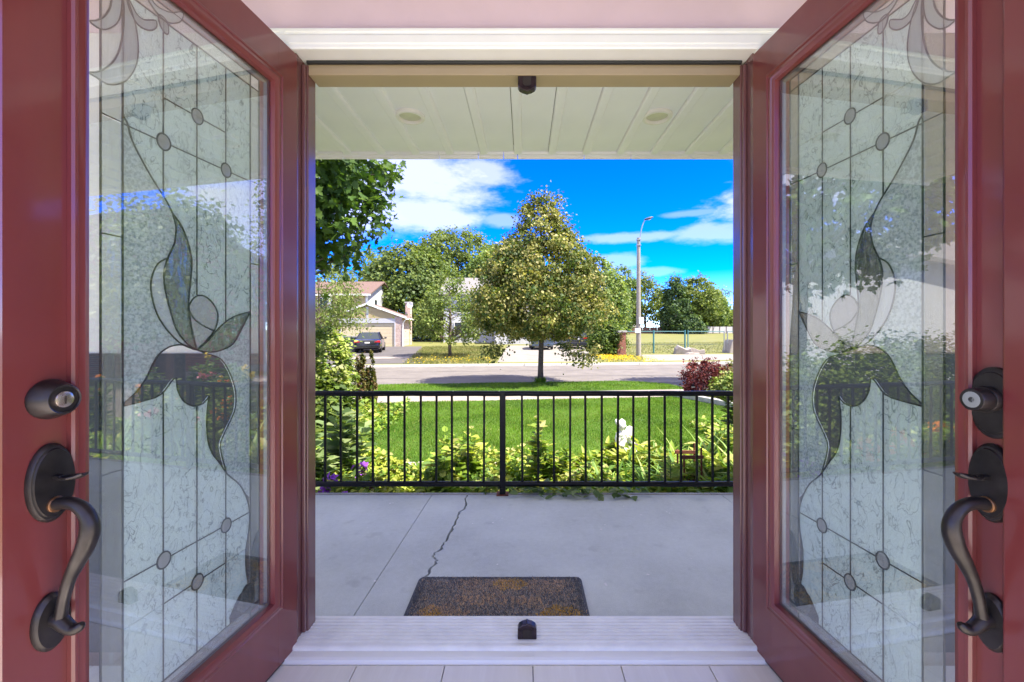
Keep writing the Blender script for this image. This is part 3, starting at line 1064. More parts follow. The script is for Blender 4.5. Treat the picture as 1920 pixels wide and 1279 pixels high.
mi = np.where(edge & (rg.uniform(size=n) < .75), 0, mi)
tip = P + np.stack([rg.normal(size=n) * .004, rg.normal(size=n) * .004, rg.uniform(.004, .010, n)], 1)
a = rg.uniform(0, PI, n)
s_ = np.stack([np.cos(a), np.sin(a), 0 * a], 1) * .0026
V = np.stack([P - s_, P + s_, tip], 1)
o = link('bristles', mesh_np('bristles', V, 3, [M['bristle_dark'], M['bristle_grey'], M['bristle_tan'], M['bristle_ochre']], mi), dm)
o['kind'] = 'stuff'

# ------------------------------------------------------------------ house shell around the door
JX = .803


def wall_block(name, x0, x1, y0, y1, z0, z1, mat):
    b = MB()
    b.box(x0, x1, y0, y1, z0, z1)
    return struct(name, b, mat)


wall_block('front_wall', -2.7, -JX - .004, 1.478, 1.592, -.76, 2.46, M['brick'])
wall_block('front_wall_east', JX + .004, 2.7, 1.478, 1.592, -.76, 2.46, M['brick'])
wall_block('wall_above_door', -JX - .003, JX + .003, 1.478, 1.592, 2.10, 2.46, M['brick'])
wall_block('interior_wall_above', -2.7, 2.7, 1.466, 1.476, 2.122, 2.46, M['wall_red_bounce'])
wall_block('interior_wall_west', -2.7, -.885, 1.466, 1.476, 1.02, 2.120, M['pale_wall'])
wall_block('interior_wall_east', .885, 2.7, 1.466, 1.476, 1.02, 2.120, M['brown_wall'])
wall_block('wainscot_west', -2.7, -.885, 1.456, 1.476, 0, 1.018, M['dark_panel'])
wall_block('wainscot_east', .885, 2.7, 1.456, 1.476, 0, 1.018, M['dark_panel'])
wall_block('unseen_sun_block_roof', -2.5, 4.9, -.06, 3.20, 2.475, 2.60, M['roof_brown'])  # unseen slab to block the sun, cut short so sunlight reaches the rear floor

fl = MB()
fl.box(-2.6, 2.6, -4.0, 1.404, -.2, -.012)  # carried on unseen behind the camera, to bounce sunlight onto the doors
floor = struct('floor', fl, M['kerbstone'])
tw = .2885
x0 = .028 - 9 * tw
tile_b = MB().box(.0015, tw - .0015, 0, .60 - .003, -.012, 0)
tme = tile_b.mesh('floor_tile', M['tile'])
for i in range(18):
    for j in range(9):
        o = link('floor_tile', tme, floor, .0012)
        o.location = (x0 + i * tw, 1.402 - (j + 1) * .60, 0)

# ------------------------------------------------------------------ door frame
df = thing('door_frame', 'burgundy brown double door frame with white sill and head casing', 'door frame', (0, 0, 0))
for sx in (-1, 1):
    b = MB()
    b.box(min(sx * .788, sx * .803), max(sx * .788, sx * .803), 1.47, 1.600, .0, 2.085)
    b.build('jamb', M['bronze_jamb'], df)
    b = MB()
    xa, xb = sorted((sx * .771, sx * .7875))
    b.box(xa, xb, 1.522, 1.578, .02, 2.047)
    b.build('door_stop', M['bronze_jamb'], df, bevel=.003)
    b = MB()
    xa, xb = sorted((sx * .775, sx * .7872))
    b.box(xa, xb, 1.508, 1.520, .03, 2.040)
    b.build('weatherstrip', M['bronze_jamb'], df, bevel=.003)
    b = MB()
    xa, xb = sorted((sx * .790, sx * .880))
    b.prism([(xa, 1.468), (xb, 1.468), (xb, 1.446), (xb - .02, 1.440), (xa + .02, 1.444), (xa, 1.452)], .0, 2.118, map_=lambda a, b_, t: (a, b_, t))
    b.build('casing', M['white_paint'], df)
b = MB()
b.box(-.787, .787, 1.4695, 1.600, 2.055, 2.085)
b.build('head_jamb', M['white_paint'], df)
b = MB()
b.box(-.7705, .7705, 1.522, 1.600, 2.010, 2.0545)
b.build('head_stop', M['head_porch_reflection'], df, bevel=.003)
b = MB()
b.box(-.772, .772, 1.508, 1.5205, 2.044, 2.0548)
b.build('weatherstrip', M['gasket'], df, bevel=.003)
b = MB()
prof = [(1.4685, 2.052), (1.4455, 2.052), (1.4420, 2.058), (1.4420, 2.066), (1.4390, 2.070), (1.4390, 2.096), (1.4430, 2.100), (1.4430, 2.106), (1.4400, 2.110), (1.4400, 2.120), (1.4685, 2.120)]
b.prism(prof, -.89, .89, map_=lambda a, b_, t: (t, a, b_))
b.build('head_casing', M['white_paint'], df, bevel=.0015)
# sill: ridged aluminium, cap strip, interior nosing
b = MB()
top = [(1.606, -.02), (1.606, .024)]
y = 1.598
while y > 1.478:
    top += [(y, .0275), (y - .010, .0270), (y - .0115, .0235), (y - .0155, .0235)]
    y -= .017
top += [(1.474, .024), (1.474, -.02)]
b.prism(top, -.788, .788, map_=lambda a, b_, t: (t, a, b_))
b.build('sill', M['alu_white'], df)
b = MB()
b.prism([(1.473, -.01), (1.473, .022), (1.468, .026), (1.452, .026), (1.447, .022), (1.447, -.01)], -.80, .80, map_=lambda a, b_, t: (t, a, b_))
b.build('sill_cap', M['alu_white'], df)
b = MB()
b.prism([(1.4465, -.01), (1.4465, .012), (1.420, .012), (1.412, .008), (1.406, -.004), (1.406, -.01)], -.86, .86, map_=lambda a, b_, t: (t, a, b_))
b.build('sill_nosing', M['white_paint'], df)


def keeper(z, up):
    k = MB()
    yo = 0 if up else .046
    s_ = 1 if up else -1
    arch = [(-.033, 0), (.033, 0), (.033, .034), (.028, .043), (.016, .050), (.004, .053), (0, .056), (-.004, .053), (-.016, .050), (-.028, .043), (-.033, .034)]
    k.prism([(x_ + .010, z + s_ * h_) for x_, h_ in arch], 1.4785 + yo, 1.507 + yo)
    o_ = k.build('bolt_keeper', M['keeper'], df, bevel=.003, flip=not up)
    h = MB()
    h.prism([(x_ + .010, z + s_ * h_) for x_, h_ in [(-.015, .004), (.015, .004), (.015, .030), (.008, .036), (-.008, .036), (-.015, .030)]], 1.4775 + yo, 1.4790 + yo)
    h.build('keeper_hollow', M['keeper_hollow'], o_, flip=not up)


keeper(.0265, True)
keeper(2.0095, False)

# ------------------------------------------------------------------ the two doors
def clip_poly(poly, u0, u1, v0, v1):
    def cut(pts, inside, inter):
        out = []
        for i in range(len(pts)):
            a, b_ = pts[i - 1], pts[i]
            ia, ib = inside(a), inside(b_)
            if ib:
                if not ia:
                    out.append(inter(a, b_))
                out.append(b_)
            elif ia:
                out.append(inter(a, b_))
        return out

    def at(ax, val):
        def f(a, b_):
            t = (val - a[ax]) / (b_[ax] - a[ax])
            return (a[0] + (b_[0] - a[0]) * t, a[1] + (b_[1] - a[1]) * t)
        return f
    for ins, it in ((lambda p: p[0] >= u0, at(0, u0)), (lambda p: p[0] <= u1, at(0, u1)), (lambda p: p[1] >= v0, at(1, v0)), (lambda p: p[1] <= v1, at(1, v1))):
        if not poly:
            return []
        poly = cut(poly, ins, it)
    res = []
    for p in poly:
        if not res or math.hypot(p[0] - res[-1][0], p[1] - res[-1][1]) > 1e-5:
            res.append(p)
    return res


def area(p):
    return .5 * abs(sum(p[i - 1][0] * p[i][1] - p[i][0] * p[i - 1][1] for i in range(len(p))))


def smooth(pts, k=3, closed=False):
    out = []
    n_ = len(pts)
    rng_ = range(n_) if closed else range(n_ - 1)
    for i in rng_:
        p0, p1 = pts[(i - 1) % n_ if closed else max(i - 1, 0)], pts[i]
        p2, p3 = pts[(i + 1) % n_ if closed else i + 1], pts[(i + 2) % n_ if closed else min(i + 2, n_ - 1)]
        for j in range(k):
            t = j / k
            out.append(tuple(.5 * (2 * p1[a] + (p2[a] - p0[a]) * t + (2 * p0[a] - 5 * p1[a] + 4 * p2[a] - p3[a]) * t * t + (3 * p1[a] - p0[a] - 3 * p2[a] + p3[a]) * t ** 3) for a in (0, 1)))
    if not closed:
        out.append(pts[-1])
    return out


J = (.376, 1.049)
hook = [(.621, 1.616), (.607, 1.614), (.593, 1.612), (.577, 1.617), (.56, 1.63), (.547, 1.647), (.536, 1.669), (.528, 1.695), (.525, 1.723), (.526, 1.746), (.53, 1.771), (.537, 1.794), (.546, 1.816), (.556, 1.850),
        (.566, 1.850), (.557, 1.813), (.555, 1.787), (.556, 1.756), (.560, 1.719), (.567, 1.689), (.579, 1.661), (.595, 1.638), (.609, 1.624)]
p2 = [(.62, 1.72), (.607, 1.717), (.593, 1.722), (.579, 1.737), (.567, 1.757), (.561, 1.782), (.560, 1.812), (.565, 1.850), (.580, 1.850), (.580, 1.79), (.586, 1.765), (.596, 1.745), (.609, 1.729)]
p3 = [(.551, 1.826), (.538, 1.813), (.529, 1.802), (.513, 1.800), (.491, 1.815), (.484, 1.818), (.483, 1.806), (.490, 1.794), (.501, 1.785), (.515, 1.780), (.529, 1.782), (.540, 1.793), (.547, 1.808)]
p4 = [(.508, 1.872), (.490, 1.856), (.470, 1.856), (.445, 1.866), (.424, 1.884), (.415, 1.884), (.422, 1.862), (.440, 1.844), (.461, 1.834), (.482, 1.838), (.500, 1.850), (.512, 1.862)]
p5 = [(.479, 1.834), (.471, 1.840), (.459, 1.836), (.454, 1.822), (.455, 1.808), (.463, 1.805), (.474, 1.815)]
sw = [(.557, 1.562), (.548, 1.551), (.538, 1.518), (.516, 1.482), (.49, 1.446), (.460, 1.410), (.443, 1.383)]
leafL = [(.443, 1.383), (.434, 1.352), (.438, 1.311), (.455, 1.272), (.464, 1.238), (.462, 1.199), (.449, 1.148), (.432, 1.100), (.405, 1.067), J]
leafR = [(.443, 1.383), (.418, 1.356), (.398, 1.311), (.391, 1.27), (.394, 1.227), (.400, 1.167), (.395, 1.125), (.386, 1.083), J]
cresO = [(.455, 1.272), (.478, 1.256), (.492, 1.227), (.496, 1.196), (.486, 1.15), (.466, 1.112), (.427, 1.071), (.391, 1.053), J]
budO = [(.400, 1.159), (.386, 1.181), (.362, 1.191), (.336, 1.18), (.315, 1.154), (.312, 1.127), (.325, 1.096), (.351, 1.069), J]
budI = [(.400, 1.152), (.381, 1.126), (.351, 1.109), (.325, 1.099)]
rleafT = [J, (.341, 1.073), (.309, 1.105), (.258, 1.138), (.196, 1.155)]
rleafB = [(.196, 1.155), (.227, 1.105), (.258, 1.062), (.298, 1.045), (.336, 1.041), J]
petL = [J, (.414, 1.063), (.449, 1.06), (.478, 1.042), (.494, 1.016), (.509, .987), (.531, .96), (.557, .940)]
arcR = [J, (.345, 1.037), (.300, 1.019), (.266, .968), (.250, .914), (.256, .866), (.290, .814), (.304, .778), (.284, .705)]
Atop = [(.557, .936), (.487, .943), (.463, .956), (.448, .974), (.434, .983), (.430, .955), (.415, .925), (.387, .906), (.358, .908), (.340, .924)]
Aright = [(.340, .924), (.347, .865), (.343, .807), (.330, .770), (.309, .741), (.278, .695), (.236, .652), (.208, .599), (.198, .554), (.201, .502), (.213, .449), (.211, .385), (.205, .342), (.236, .330), (.257, .308), (.271, .290)]
S = smooth
sw, leafL, leafR, cresO, budO, budI, rleafT, rleafB, petL, arcR, Aright = [S(q) for q in (sw, leafL, leafR, cresO, budO, budI, rleafT, rleafB, petL, arcR, Aright)]
Atop = S(Atop, 2)
UI0, UI1, UB0, UB1 = .195, .557, .160, .600
VT, VB = 1.832, .270
COLS = [UI0, .285, .376, .466, UI1]
A_up = sw + leafR[1:-6] + budO[1:-1] + rleafT + [(UI0, VT), (UI1, VT)]
A_low = Atop + Aright[1:] + [(.271, VB), (UI1, VB)]
B1 = sw + leafL[1:10] + cresO[1:-1] + petL + [(UI1, .94)]
B2 = rleafB + arcR[1:] + [(.278, .695), (.236, .652), (UI0, .60)]
C_leaf = leafL[:-1] + leafR[::-1][:-1]
C_cres = cresO + leafL[9:-1][::-1]
C_bud = budO + leafR[::-1][:7][1:]
C_rl = rleafT + rleafB[1:-1]
C_pet = petL + Atop[1:] + arcR[::-1][22:-1]
C_gap = Aright[:16] + [(.284, .705)] + arcR[::-1][1:][:24]
BANDS_UP = [1.0, 1.545, 1.650, 1.9]
BANDS_LOW = [VB, .452, .556, 1.0]


def make_door(label, mirror, hinge_x, ang, active):
    m = -1.0 if mirror else 1.0
    s_, c_ = math.sin(math.radians(ang)), math.cos(math.radians(ang))
    rz = math.atan2(-c_, s_) if mirror else math.atan2(-c_, -s_)
    root = thing('front_door', label, 'door', (hinge_x, 1.47, 0), rz, 'pair of open front doors')

    def mk(mb, name, mat, parent=root, sm=False, bevel=0.0, flipit=False):
        mb.v = [(u, m * n_, v) for u, n_, v in mb.v]
        return mb.build(name, mat, parent, sm, flip=(mirror != flipit), bevel=bevel)

    def piece(poly, n0, n1, name, mat, parent):
        if len(poly) < 3 or area(poly) < 2e-5:
            return
        b_ = MB()
        sgn = sum(poly[i - 1][0] * poly[i][1] - poly[i][0] * poly[i - 1][1] for i in range(len(poly)))
        if sgn > 0:
            poly = poly[::-1]
        b_.prism(poly, n1, n0)
        return mk(b_, name, mat, parent)

    U0, U1, V0, V1 = .080, .669, .193, 1.929
    b_ = MB()
    b_.box(.0, U0 + .012, -.045, 0, .012, 2.047)
    b_.box(U1 - .012, .760, -.045, 0, .012, 2.047)
    b_.box(U0 + .0121, U1 - .0121, -.045, -.0002, .012, V0 + .012)
    b_.box(U0 + .0121, U1 - .0121, -.045, -.0002, V1 - .012, 2.047)
    mk(b_, 'door_leaf', M['red'])
    # mitred glazing frame swept round the light, raised on the outside face and again inside
    for name, prof in (('glazing_frame', [(.0, .0004), (.0, .010), (.004, .0135), (.009, .0135), (.012, .010), (.017, .0105), (.022, .012), (.027, .010), (.031, .006), (.034, .0045), (.036, -.004), (.036, -.012)]),
                       ('inner_glazing_frame', [(.0, -.0454), (.0, -.056), (.012, -.058), (.028, -.055), (.036, -.040), (.036, -.026)])):
        b_ = MB()
        vs_ = []
        for off, n_ in prof:
            vs_ += [(U0 + off, n_, V0 + off), (U1 - off, n_, V0 + off), (U1 - off, n_, V1 - off), (U0 + off, n_, V1 - off)]
        fs_ = [(4 * i + k, 4 * i + (k + 1) % 4, 4 * i + 4 + (k + 1) % 4, 4 * i + 4 + k) for i in range(len(prof) - 1) for k in range(4)]
        b_.add(vs_, fs_)
        mk(b_, name, M['red'], sm=True)
    g0, g1, h0, h1 = U0 + .036, U1 - .036, V0 + .036, V1 - .036
    b_ = MB()
    for (a0, a1, c0, c1) in ((g0, g0 + .011, h0, h1), (g1 - .011, g1, h0, h1), (g0 + .011, g1 - .011, h0, h0 + .011), (g0 + .011, g1 - .011, h1 - .011, h1)):
        b_.box(a0, a1, -.025, -.0135, c0, c1)
    mk(b_, 'spacer_bar', M['spacer'])
    b_ = MB()
    b_.box(g0 - .006, g1 + .006, -.0120, -.0090, h0 - .006, h1 + .006)
    pane = mk(b_, 'glass_pane', M['glass'])
    N0, N1 = -.0150, -.0185
    for reg, bands in ((A_up, BANDS_UP), (A_low, BANDS_LOW)):
        for i in range(4):
            for j in range(3):
                piece(clip_poly(reg, COLS[i] + .0012, COLS[i + 1] - .0012, bands[j] + .0012, bands[j + 1] - .0012), N0, N1, 'textured_glass', M['tex'], pane)
    piece(B1, N0, N1, 'granular_glass', M['gran'], pane)
    piece(B2, N0, N1, 'granular_glass', M['gran'], pane)
    piece(C_leaf, N0, N1, 'leaf_bevel', M['bevel_dark'], pane)
    piece(C_cres, N0, N1, 'crescent_bevel', M['bevel'], pane)
    piece(C_bud, N0, N1, 'bud_bevel', M['grey_glass'], pane)
    piece(C_rl, N0, N1, 'leaf_bevel', M['bevel_dark'], pane)
    # border strips
    for (a0, a1, c0, c1) in ((UI1, UB1, VB, 1.545), (UI1, UB1, 1.547, VT), (UB0, UI0, VB, 1.545), (UB0, UI0, 1.547, VT), (UI0 + .001, UI1 - .001, VT + .001, 1.868), (UI0 + .001, UI1 - .001, .235, VB - .001)):
        b2 = MB()
        b2.box(a0 + .001, a1 - .001, N1, N0, c0 + .001, c1 - .001)
        mk(b2, 'border_glass', M['border'], pane)
    for q in (hook, p2, p3, p4, p5):
        piece(S(q, 3, True), -.0128, -.0149, 'petal_bevel', M['bevel'], pane)

    # lead cames: flat half-round strips over the joints
    def came(pts, w_=.0026, n_=-.0128, closed=False):
        b2 = MB()
        k = len(pts)
        vs_ = []
        for i in range(k):
            if closed:
                a, d = pts[i - 1], pts[(i + 1) % k]
            else:
                a, d = pts[max(i - 1, 0)], pts[min(i + 1, k - 1)]
            dx_, dy_ = d[0] - a[0], d[1] - a[1]
            L_ = math.hypot(dx_, dy_) or 1
            ox, oy = -dy_ / L_ * w_, dx_ / L_ * w_
            ox, oy = ox * .78, oy * .78
            u_, v_ = pts[i]
            vs_ += [(u_ - ox, n_ - .0018, v_ - oy), (u_ - ox * .6, n_, v_ - oy * .6), (u_ + ox * .6, n_, v_ + oy * .6), (u_ + ox, n_ - .0018, v_ + oy)]
        fs_ = []
        for i in range(k if closed else k - 1):
            j = (i + 1) % k
            for q_ in range(3):
                fs_.append((4 * i + q_, 4 * j + q_, 4 * j + q_ + 1, 4 * i + q_ + 1))
        b2.add(vs_, fs_)
        mk(b2, 'lead_came', M['came'], pane)

    for u_ in (UB0, UI0, UI1, UB1):
        came([(u_, .235), (u_, 1.868)], .0030)
    for v_ in (VB, VT, 1.868, .235):
        came([(UB0, v_), (UB1, v_)], .0028, -.0127)

    def v_came(u_, va, vb_):
        came([(u_, va), (u_, vb_)], .0020)
    for u_, lo_up, hi_low in ((.466, 1.418, .955), (.376, 1.190, .906), (.285, 1.122, .705)):
        v_came(u_, lo_up, VT)
        v_came(u_, VB, hi_low)
    came([(UI0, 1.545), (UI1, 1.545)], .0020, -.0126)
    came([(.285, 1.650), (.466, 1.650)], .0020, -.0126)
    came([(.203, .556), (UI1, .556)], .0020, -.0126)
    came([(.285, .452), (.466, .452)], .0020, -.0126)
    for v_ in (1.547, 1.30, .80):
        came([(UI1, v_), (UB1, v_)], .0018, -.0126)
        came([(UB0, v_), (UI0, v_)], .0018, -.0126)
    for q in (sw, leafL, leafR, cresO, budO, budI, rleafT, rleafB, petL, arcR, Aright, Atop):
        came(q, .0024, -.0125)
    for q in (hook, p2, p3, p4, p5):
        came(S(q, 3, True), .0024, -.0122, True)
        # foot ornament at the hinge side
    orn1 = S([(.165, .486), (.190, .44), (.196, .38), (.180, .33), (.166, .37), (.160, .43)], 3, True)
    orn2 = S([(.235, .322), (.215, .345), (.188, .335), (.178, .300), (.195, .265), (.225, .27), (.245, .295)], 3, True)
    for q in (orn1, orn2):
        piece(q, -.0128, -.0149, 'petal_bevel', M['bevel_dark'], pane)
        came(q, .002, -.0122, True)
    for (u_, v_) in ((.376, 1.650), (.466, 1.545), (.285, 1.545), (.466, .556), (.285, .556), (.376, .452)):
        b2 = MB()
        b2.lathe([(.0155, -.0150), (.0150, -.0122), (.0110, -.0112), (.0, -.0108)], 18, lambda x_, y_, z_: (u_ + x_, z_, v_ + y_ * 1.15))
        j_ = mk(b2, 'glass_jewel', M['jewel'], pane, True, flipit=True)
        came([(u_ + .0165 * math.cos(2 * PI * k / 18), v_ + .019 * math.sin(2 * PI * k / 18)) for k in range(18)], .0026, -.0112, True)

    # deadbolt
    ud, vd = .695, .974
    ax = lambda x_, y_, z_: (ud + x_, z_, vd + y_)
    b_ = MB()
    if active:
        b_.lathe([(.0365, .0004), (.0365, .004), (.0355, .007), (.031, .022), (.0275, .031), (.0255, .033), (.0235, .032), (.0225, .029), (.018, .0285)], 28, ax)
        db = mk(b_, 'deadbolt', M['orb'], root, True, flipit=True)
        b_ = MB()
        b_.lathe([(.0150, .0287), (.0145, .0325), (.0105, .034), (.0, .034)], 20, ax)
        mk(b_, 'key_cylinder', M['brass'], db, True, flipit=True)
        b_ = MB()
        b_.box(ud - .0012, ud + .0012, .0335, .0346, vd - .008, vd + .006)
        mk(b_, 'keyhole', M['keeper_hollow'], db)
    else:
        b_.lathe([(.040, .0004), (.040, .006), (.0375, .0085), (.035, .0088), (.034, .0105), (.0, .0105)], 32, lambda x_, y_, z_: (ud + .004 + x_ * 1.02, z_, vd - .006 + y_ * 1.62))
        db = mk(b_, 'deadbolt', M['orb'], root, True, flipit=True)
        b_ = MB()
        b_.lathe([(.024, .0105), (.0235, .020), (.0225, .022), (.021, .022), (.0205, .042), (.0195, .045), (.0175, .0455)], 24, ax)
        mk(b_, 'turn_knob', M['orb'], db, True, flipit=True)
        b_ = MB()
        b_.lathe([(.0170, .0450), (.011, .0462), (.005, .0455), (.0, .0455)], 20, ax)
        mk(b_, 'key_cylinder', M['galv'], db, True, flipit=True)
    # handle set
    uh = .696
    hd_ = MB()
    hd_.lathe([(.038, .0004), (.038, .006), (.0355, .011), (.0335, .0115), (.0325, .0145), (.0, .0150)], 36, lambda x_, y_, z_: (uh + x_ * .95, z_, .822 + y_ * 1.88))
    handle = mk(hd_, 'handle', M['orb'], root, True, flipit=True)
    hd_ = MB()
    hd_.lathe([(.030, .0004), (.030, .006), (.0275, .010), (.026, .0125), (.0, .0135)], 30, lambda x_, y_, z_: (uh + x_ * .95, z_, .568 + y_ * 1.72))
    mk(hd_, 'lower_plate', M['orb'], handle, True, flipit=True)
    hd_ = MB()
    path = S([(.012, .783), (.040, .7865), (.066, .780), (.083, .761), (.086, .737), (.076, .708), (.060, .680), (.044, .650), (.033, .618), (.027, .590), (.024, .572)], 3)
    rad = np.interp(np.linspace(0, 1, len(path)), [0, .15, .3, .42, .55, .7, .85, 1], [.0115, .0110, .0125, .0150, .0135, .0100, .0090, .0100])
    hd_.tube([(uh, a, b2) for a, b2 in path], list(rad), 14)
    foot = S([(.006, .574), (.022, .572), (.036, .563), (.050, .558), (.062, .562), (.070, .570)], 3)
    hd_.tube([(uh, a, b2) for a, b2 in foot], list(np.interp(np.linspace(0, 1, len(foot)), [0, .3, .7, .9, 1], [.013, .0125, .0095, .0075, .004])), 12)
    mk(hd_, 'grip', M['orb'], handle, True, flipit=True)
    hd_ = MB()
    hd_.lathe([(.0145, .0140), (.0140, .0175), (.0125, .0185)], 18, lambda x_, y_, z_: (uh + x_, z_, .783 + y_))
    mk(hd_, 'grip_collar', M['orb_edge'], handle, True, flipit=True)
    # thumb latch: dished paddle on a stalk
    hd_ = MB()
    hd_.box(uh - .006, uh + .006, .012, .030, .828, .836)
    rows = [(.028, .007, .833), (.042, .013, .834), (.056, .0155, .8355), (.068, .013, .838), (.076, .006, .842)]
    vs_ = []
    for n_, w_, v_ in rows:
        vs_ += [(uh - w_, n_, v_ + .002), (uh, n_, v_ - .0005), (uh + w_, n_, v_ + .002), (uh + w_, n_, v_ - .002), (uh, n_, v_ - .0055), (uh - w_, n_, v_ - .002)]
    fs_ = [(6 * i + k, 6 * i + (k + 1) % 6, 6 * i + 6 + (k + 1) % 6, 6 * i + 6 + k) for i in range(len(rows) - 1) for k in range(6)] + [tuple(range(5, -1, -1)), tuple(24 + k for k in range(6))]
    hd_.add(vs_, fs_)
    mk(hd_, 'thumb_latch', M['orb'], handle, False, .001)
    if not active:
        b_ = MB()
        b_.prism([(.716, .0004), (.716, .010), (.720, .014), (.760, .016), (.778, .016), (.782, .012), (.782, -.030), (.7605, -.030), (.7605, .0004)], .02, 2.045, map_=lambda a, b2, t: (a, b2, t))
        mk(b_, 'astragal', M['red'], root, bevel=.002)
    # bottom sweep and hinges
    b_ = MB()
    b_.box(.003, .757, -.043, -.003, .004, .0118)
    mk(b_, 'door_sweep', M['gasket'])
    return root


make_door('open burgundy door with cone shaped key deadbolt, left of the doorway', False, -.783, 7.0, True)
make_door('open burgundy door with oval deadbolt plate and edge strip, right of the doorway', True, .788, 5.6, False)

# ------------------------------------------------------------------ porch ceiling
SZ = 2.424
so = thing('porch_soffit', 'cream ribbed aluminium soffit over the porch', 'soffit', (0, 0, 0))
pitch = .253
pb = MB()
# pan between two raised ribs, rib on the left
pb.prism([(.0, SZ + .010), (.003, SZ - .016), (.010, SZ - .020), (.046, SZ - .020), (.056, SZ - .014), (.062, SZ + .0), (pitch - .003, SZ + .0), (pitch - .003, SZ + .010)], 1.605, 3.165, map_=lambda a, b_, t: (a, t, b_))
pme = pb.mesh('soffit_panel', M['soffit'])
for i in range(-9, 19):
    o = link('soffit_panel', pme, so)
    o.location = (i * pitch - .076, 0, 0)
fx = [-2.4, -1.9, -1.36, -.638, -.345, -.155, -.050, .45, .80, 1.25, 2.6, 4.78]
for xa, xb in zip(fx[:-1], fx[1:]):
    b = MB()
    b.prism([(3.166, SZ - .004), (3.172, SZ - .016), (3.196, SZ - .016), (3.200, SZ - .038), (3.214, SZ - .038), (3.214, SZ + .13), (3.166, SZ + .13)], xa + .002, xb - .002, map_=lambda a, b_, t: (t, a, b_))
    b.build('fascia_panel', M['soffit'], so)
for xc_, lab in ((-.705, 'round white recessed downlight in the porch soffit, on the maple branch side'), (.820, 'round white recessed downlight in the porch soffit, on the lamp pole side')):
    d = thing('downlight', lab, 'downlight', (xc_, 2.635, SZ), 0, 'recessed porch downlights')
    b = MB()
    b.lathe([(.092, .0), (.091, -.012), (.084, -.019), (.072, -.019), (.067, -.010), (.066, -.001)], 36)
    b.build('trim_ring', M['white_paint'], d, True, flip=True)
    b = MB()
    b.lathe([(.0655, -.0015), (.05, -.004), (.0, -.005)], 30)
    b.build('lamp_lens', M['lens'], d, True, flip=True)

# ------------------------------------------------------------------ porch railing
rl = thing('porch_railing', 'black painted iron porch railing with square bars', 'railing', (0, 3.25, PZ))
XL, XR = -3.6, 3.3
rv = random.Random(11)


def rail(z, r, name):
    b_ = MB()
    pts_ = [(XL + (XR - XL) * i / 60, rv.uniform(-.0012, .0012), z + rv.uniform(-.0015, .0015)) for i in range(61)]
    b_.tube(pts_, r, 14)
    return b_.build(name, M['iron'], rl, True, auto=False)


rail(.767, .0205, 'top_rail')
rail(.078, .0205, 'bottom_rail')
px_post = [942.5]
bb = MB().box(-.008, .008, -.008, .008, .095, .752)
bme = bb.mesh('baluster', M['iron'])
posts = [-3.55, -.1645 - 1.81, -.1645, 1.95, 3.27]
first = (979.5 - 983) * 3.25 / 800
step = .1207
xsb = [first + step * i for i in range(0, 40)] + [-.308 - step * i for i in range(0, 36)]
for x in xsb:
    if XL < x < XR and min(abs(x - p) for p in posts[:2] + posts[3:]) > .03:
        o = link('baluster', bme, rl, .0015)
        o.location = (x, 0, 0)
        o.rotation_euler = (rv.uniform(-.004, .004), rv.uniform(-.006, .006), rv.uniform(-.1, .1))
for p in posts:
    b = MB()
    b.box(p - .022, p + .022, -.022, .022, .004, .780)
    po = b.build('post', M['iron'], rl, bevel=.004)
    b = MB()
    b.box(p - .045, p + .045, -.04, .04, .001, .007)
    b.build('base_plate', M['rust'], po)
# paint chips on the top rail
for px in (758, 850, 936, 1216, 1270):
    b = MB()
    x = (px - 983) * 3.25 / 800
    b.lathe([(.006, -.001), (.005, .001), (.0, .0014)], 7, lambda a, c_, h: (x + a * 1.3, c_ * .8 - .008, .767 + .0195 + h))
    b.build('paint_chip', M['chip'], rl)

# ------------------------------------------------------------------ garden beds
rng_c = np.random.default_rng(31)


def cover(name, label, x0, x1, y0, y1, n, hmax, mats, weights, leaf, seed, rise=False):
    rng = np.random.default_rng(seed)
    x = rng.uniform(x0, x1, n)
    y = rng.uniform(y0, y1, n)
    hh = hmax * (.62 + .38 * np.sin(x * 5.1 + 2 * np.sin(y * 4)) * np.sin(y * 6.3 + x))
    if rise:
        hh = hh * (.52 + .48 * np.clip((x - x0) / (x1 - x0) * 1.3 - .1, 0, 1))
    z = -.66 + hh * rng.uniform(.15, 1.0, n) ** .55
    P = np.stack([x, y, z], 1)
    V = leaves(P, leaf, rng, LEAF6 * np.array([.55, 1.35, 1]) if rise else LEAF6, 1.3, var=.45)
    idx = (np.floor(x * 3).astype(int) * 31 + np.floor(y * 3).astype(int)) % 97
    mi = pick_tints(rng, idx, 97, weights)
    o = link(name, mesh_np(name, V, 6, mats, mi, LEAF6F))
    return tag(o, label, 'ground cover', None, 'stuff')


cover('ground_cover', 'bright yellow green leafy ground cover in the bed behind the railing', -2.9, 2.9, 3.36, 5.12, 26000, .46, M['lf_cover'], (4, 4, 2.5, 2), .055, 41)
cover('lily_underplanting', 'dense mixed foliage filling the bed between the lilies and the statue', .62, 2.6, 3.42, 5.1, 9000, .74, M['lf_cover'], (4, 3, 3, 2), .10, 45, True)
cover('east_ground_cover', 'leafy green ground cover in the bed past the east end of the porch', 2.9, 6.5, 3.4, 7.5, 9000, .42, M['lf_cover'], (4, 2, 3, 1), .07, 42)
cover('west_ground_cover', 'leafy green ground cover in the bed west of the lawn', -6.5, -2.35, 3.4, 9.0, 14000, .40, M['lf_cover'], (4, 2.5, 3, 1.4), .07, 43)


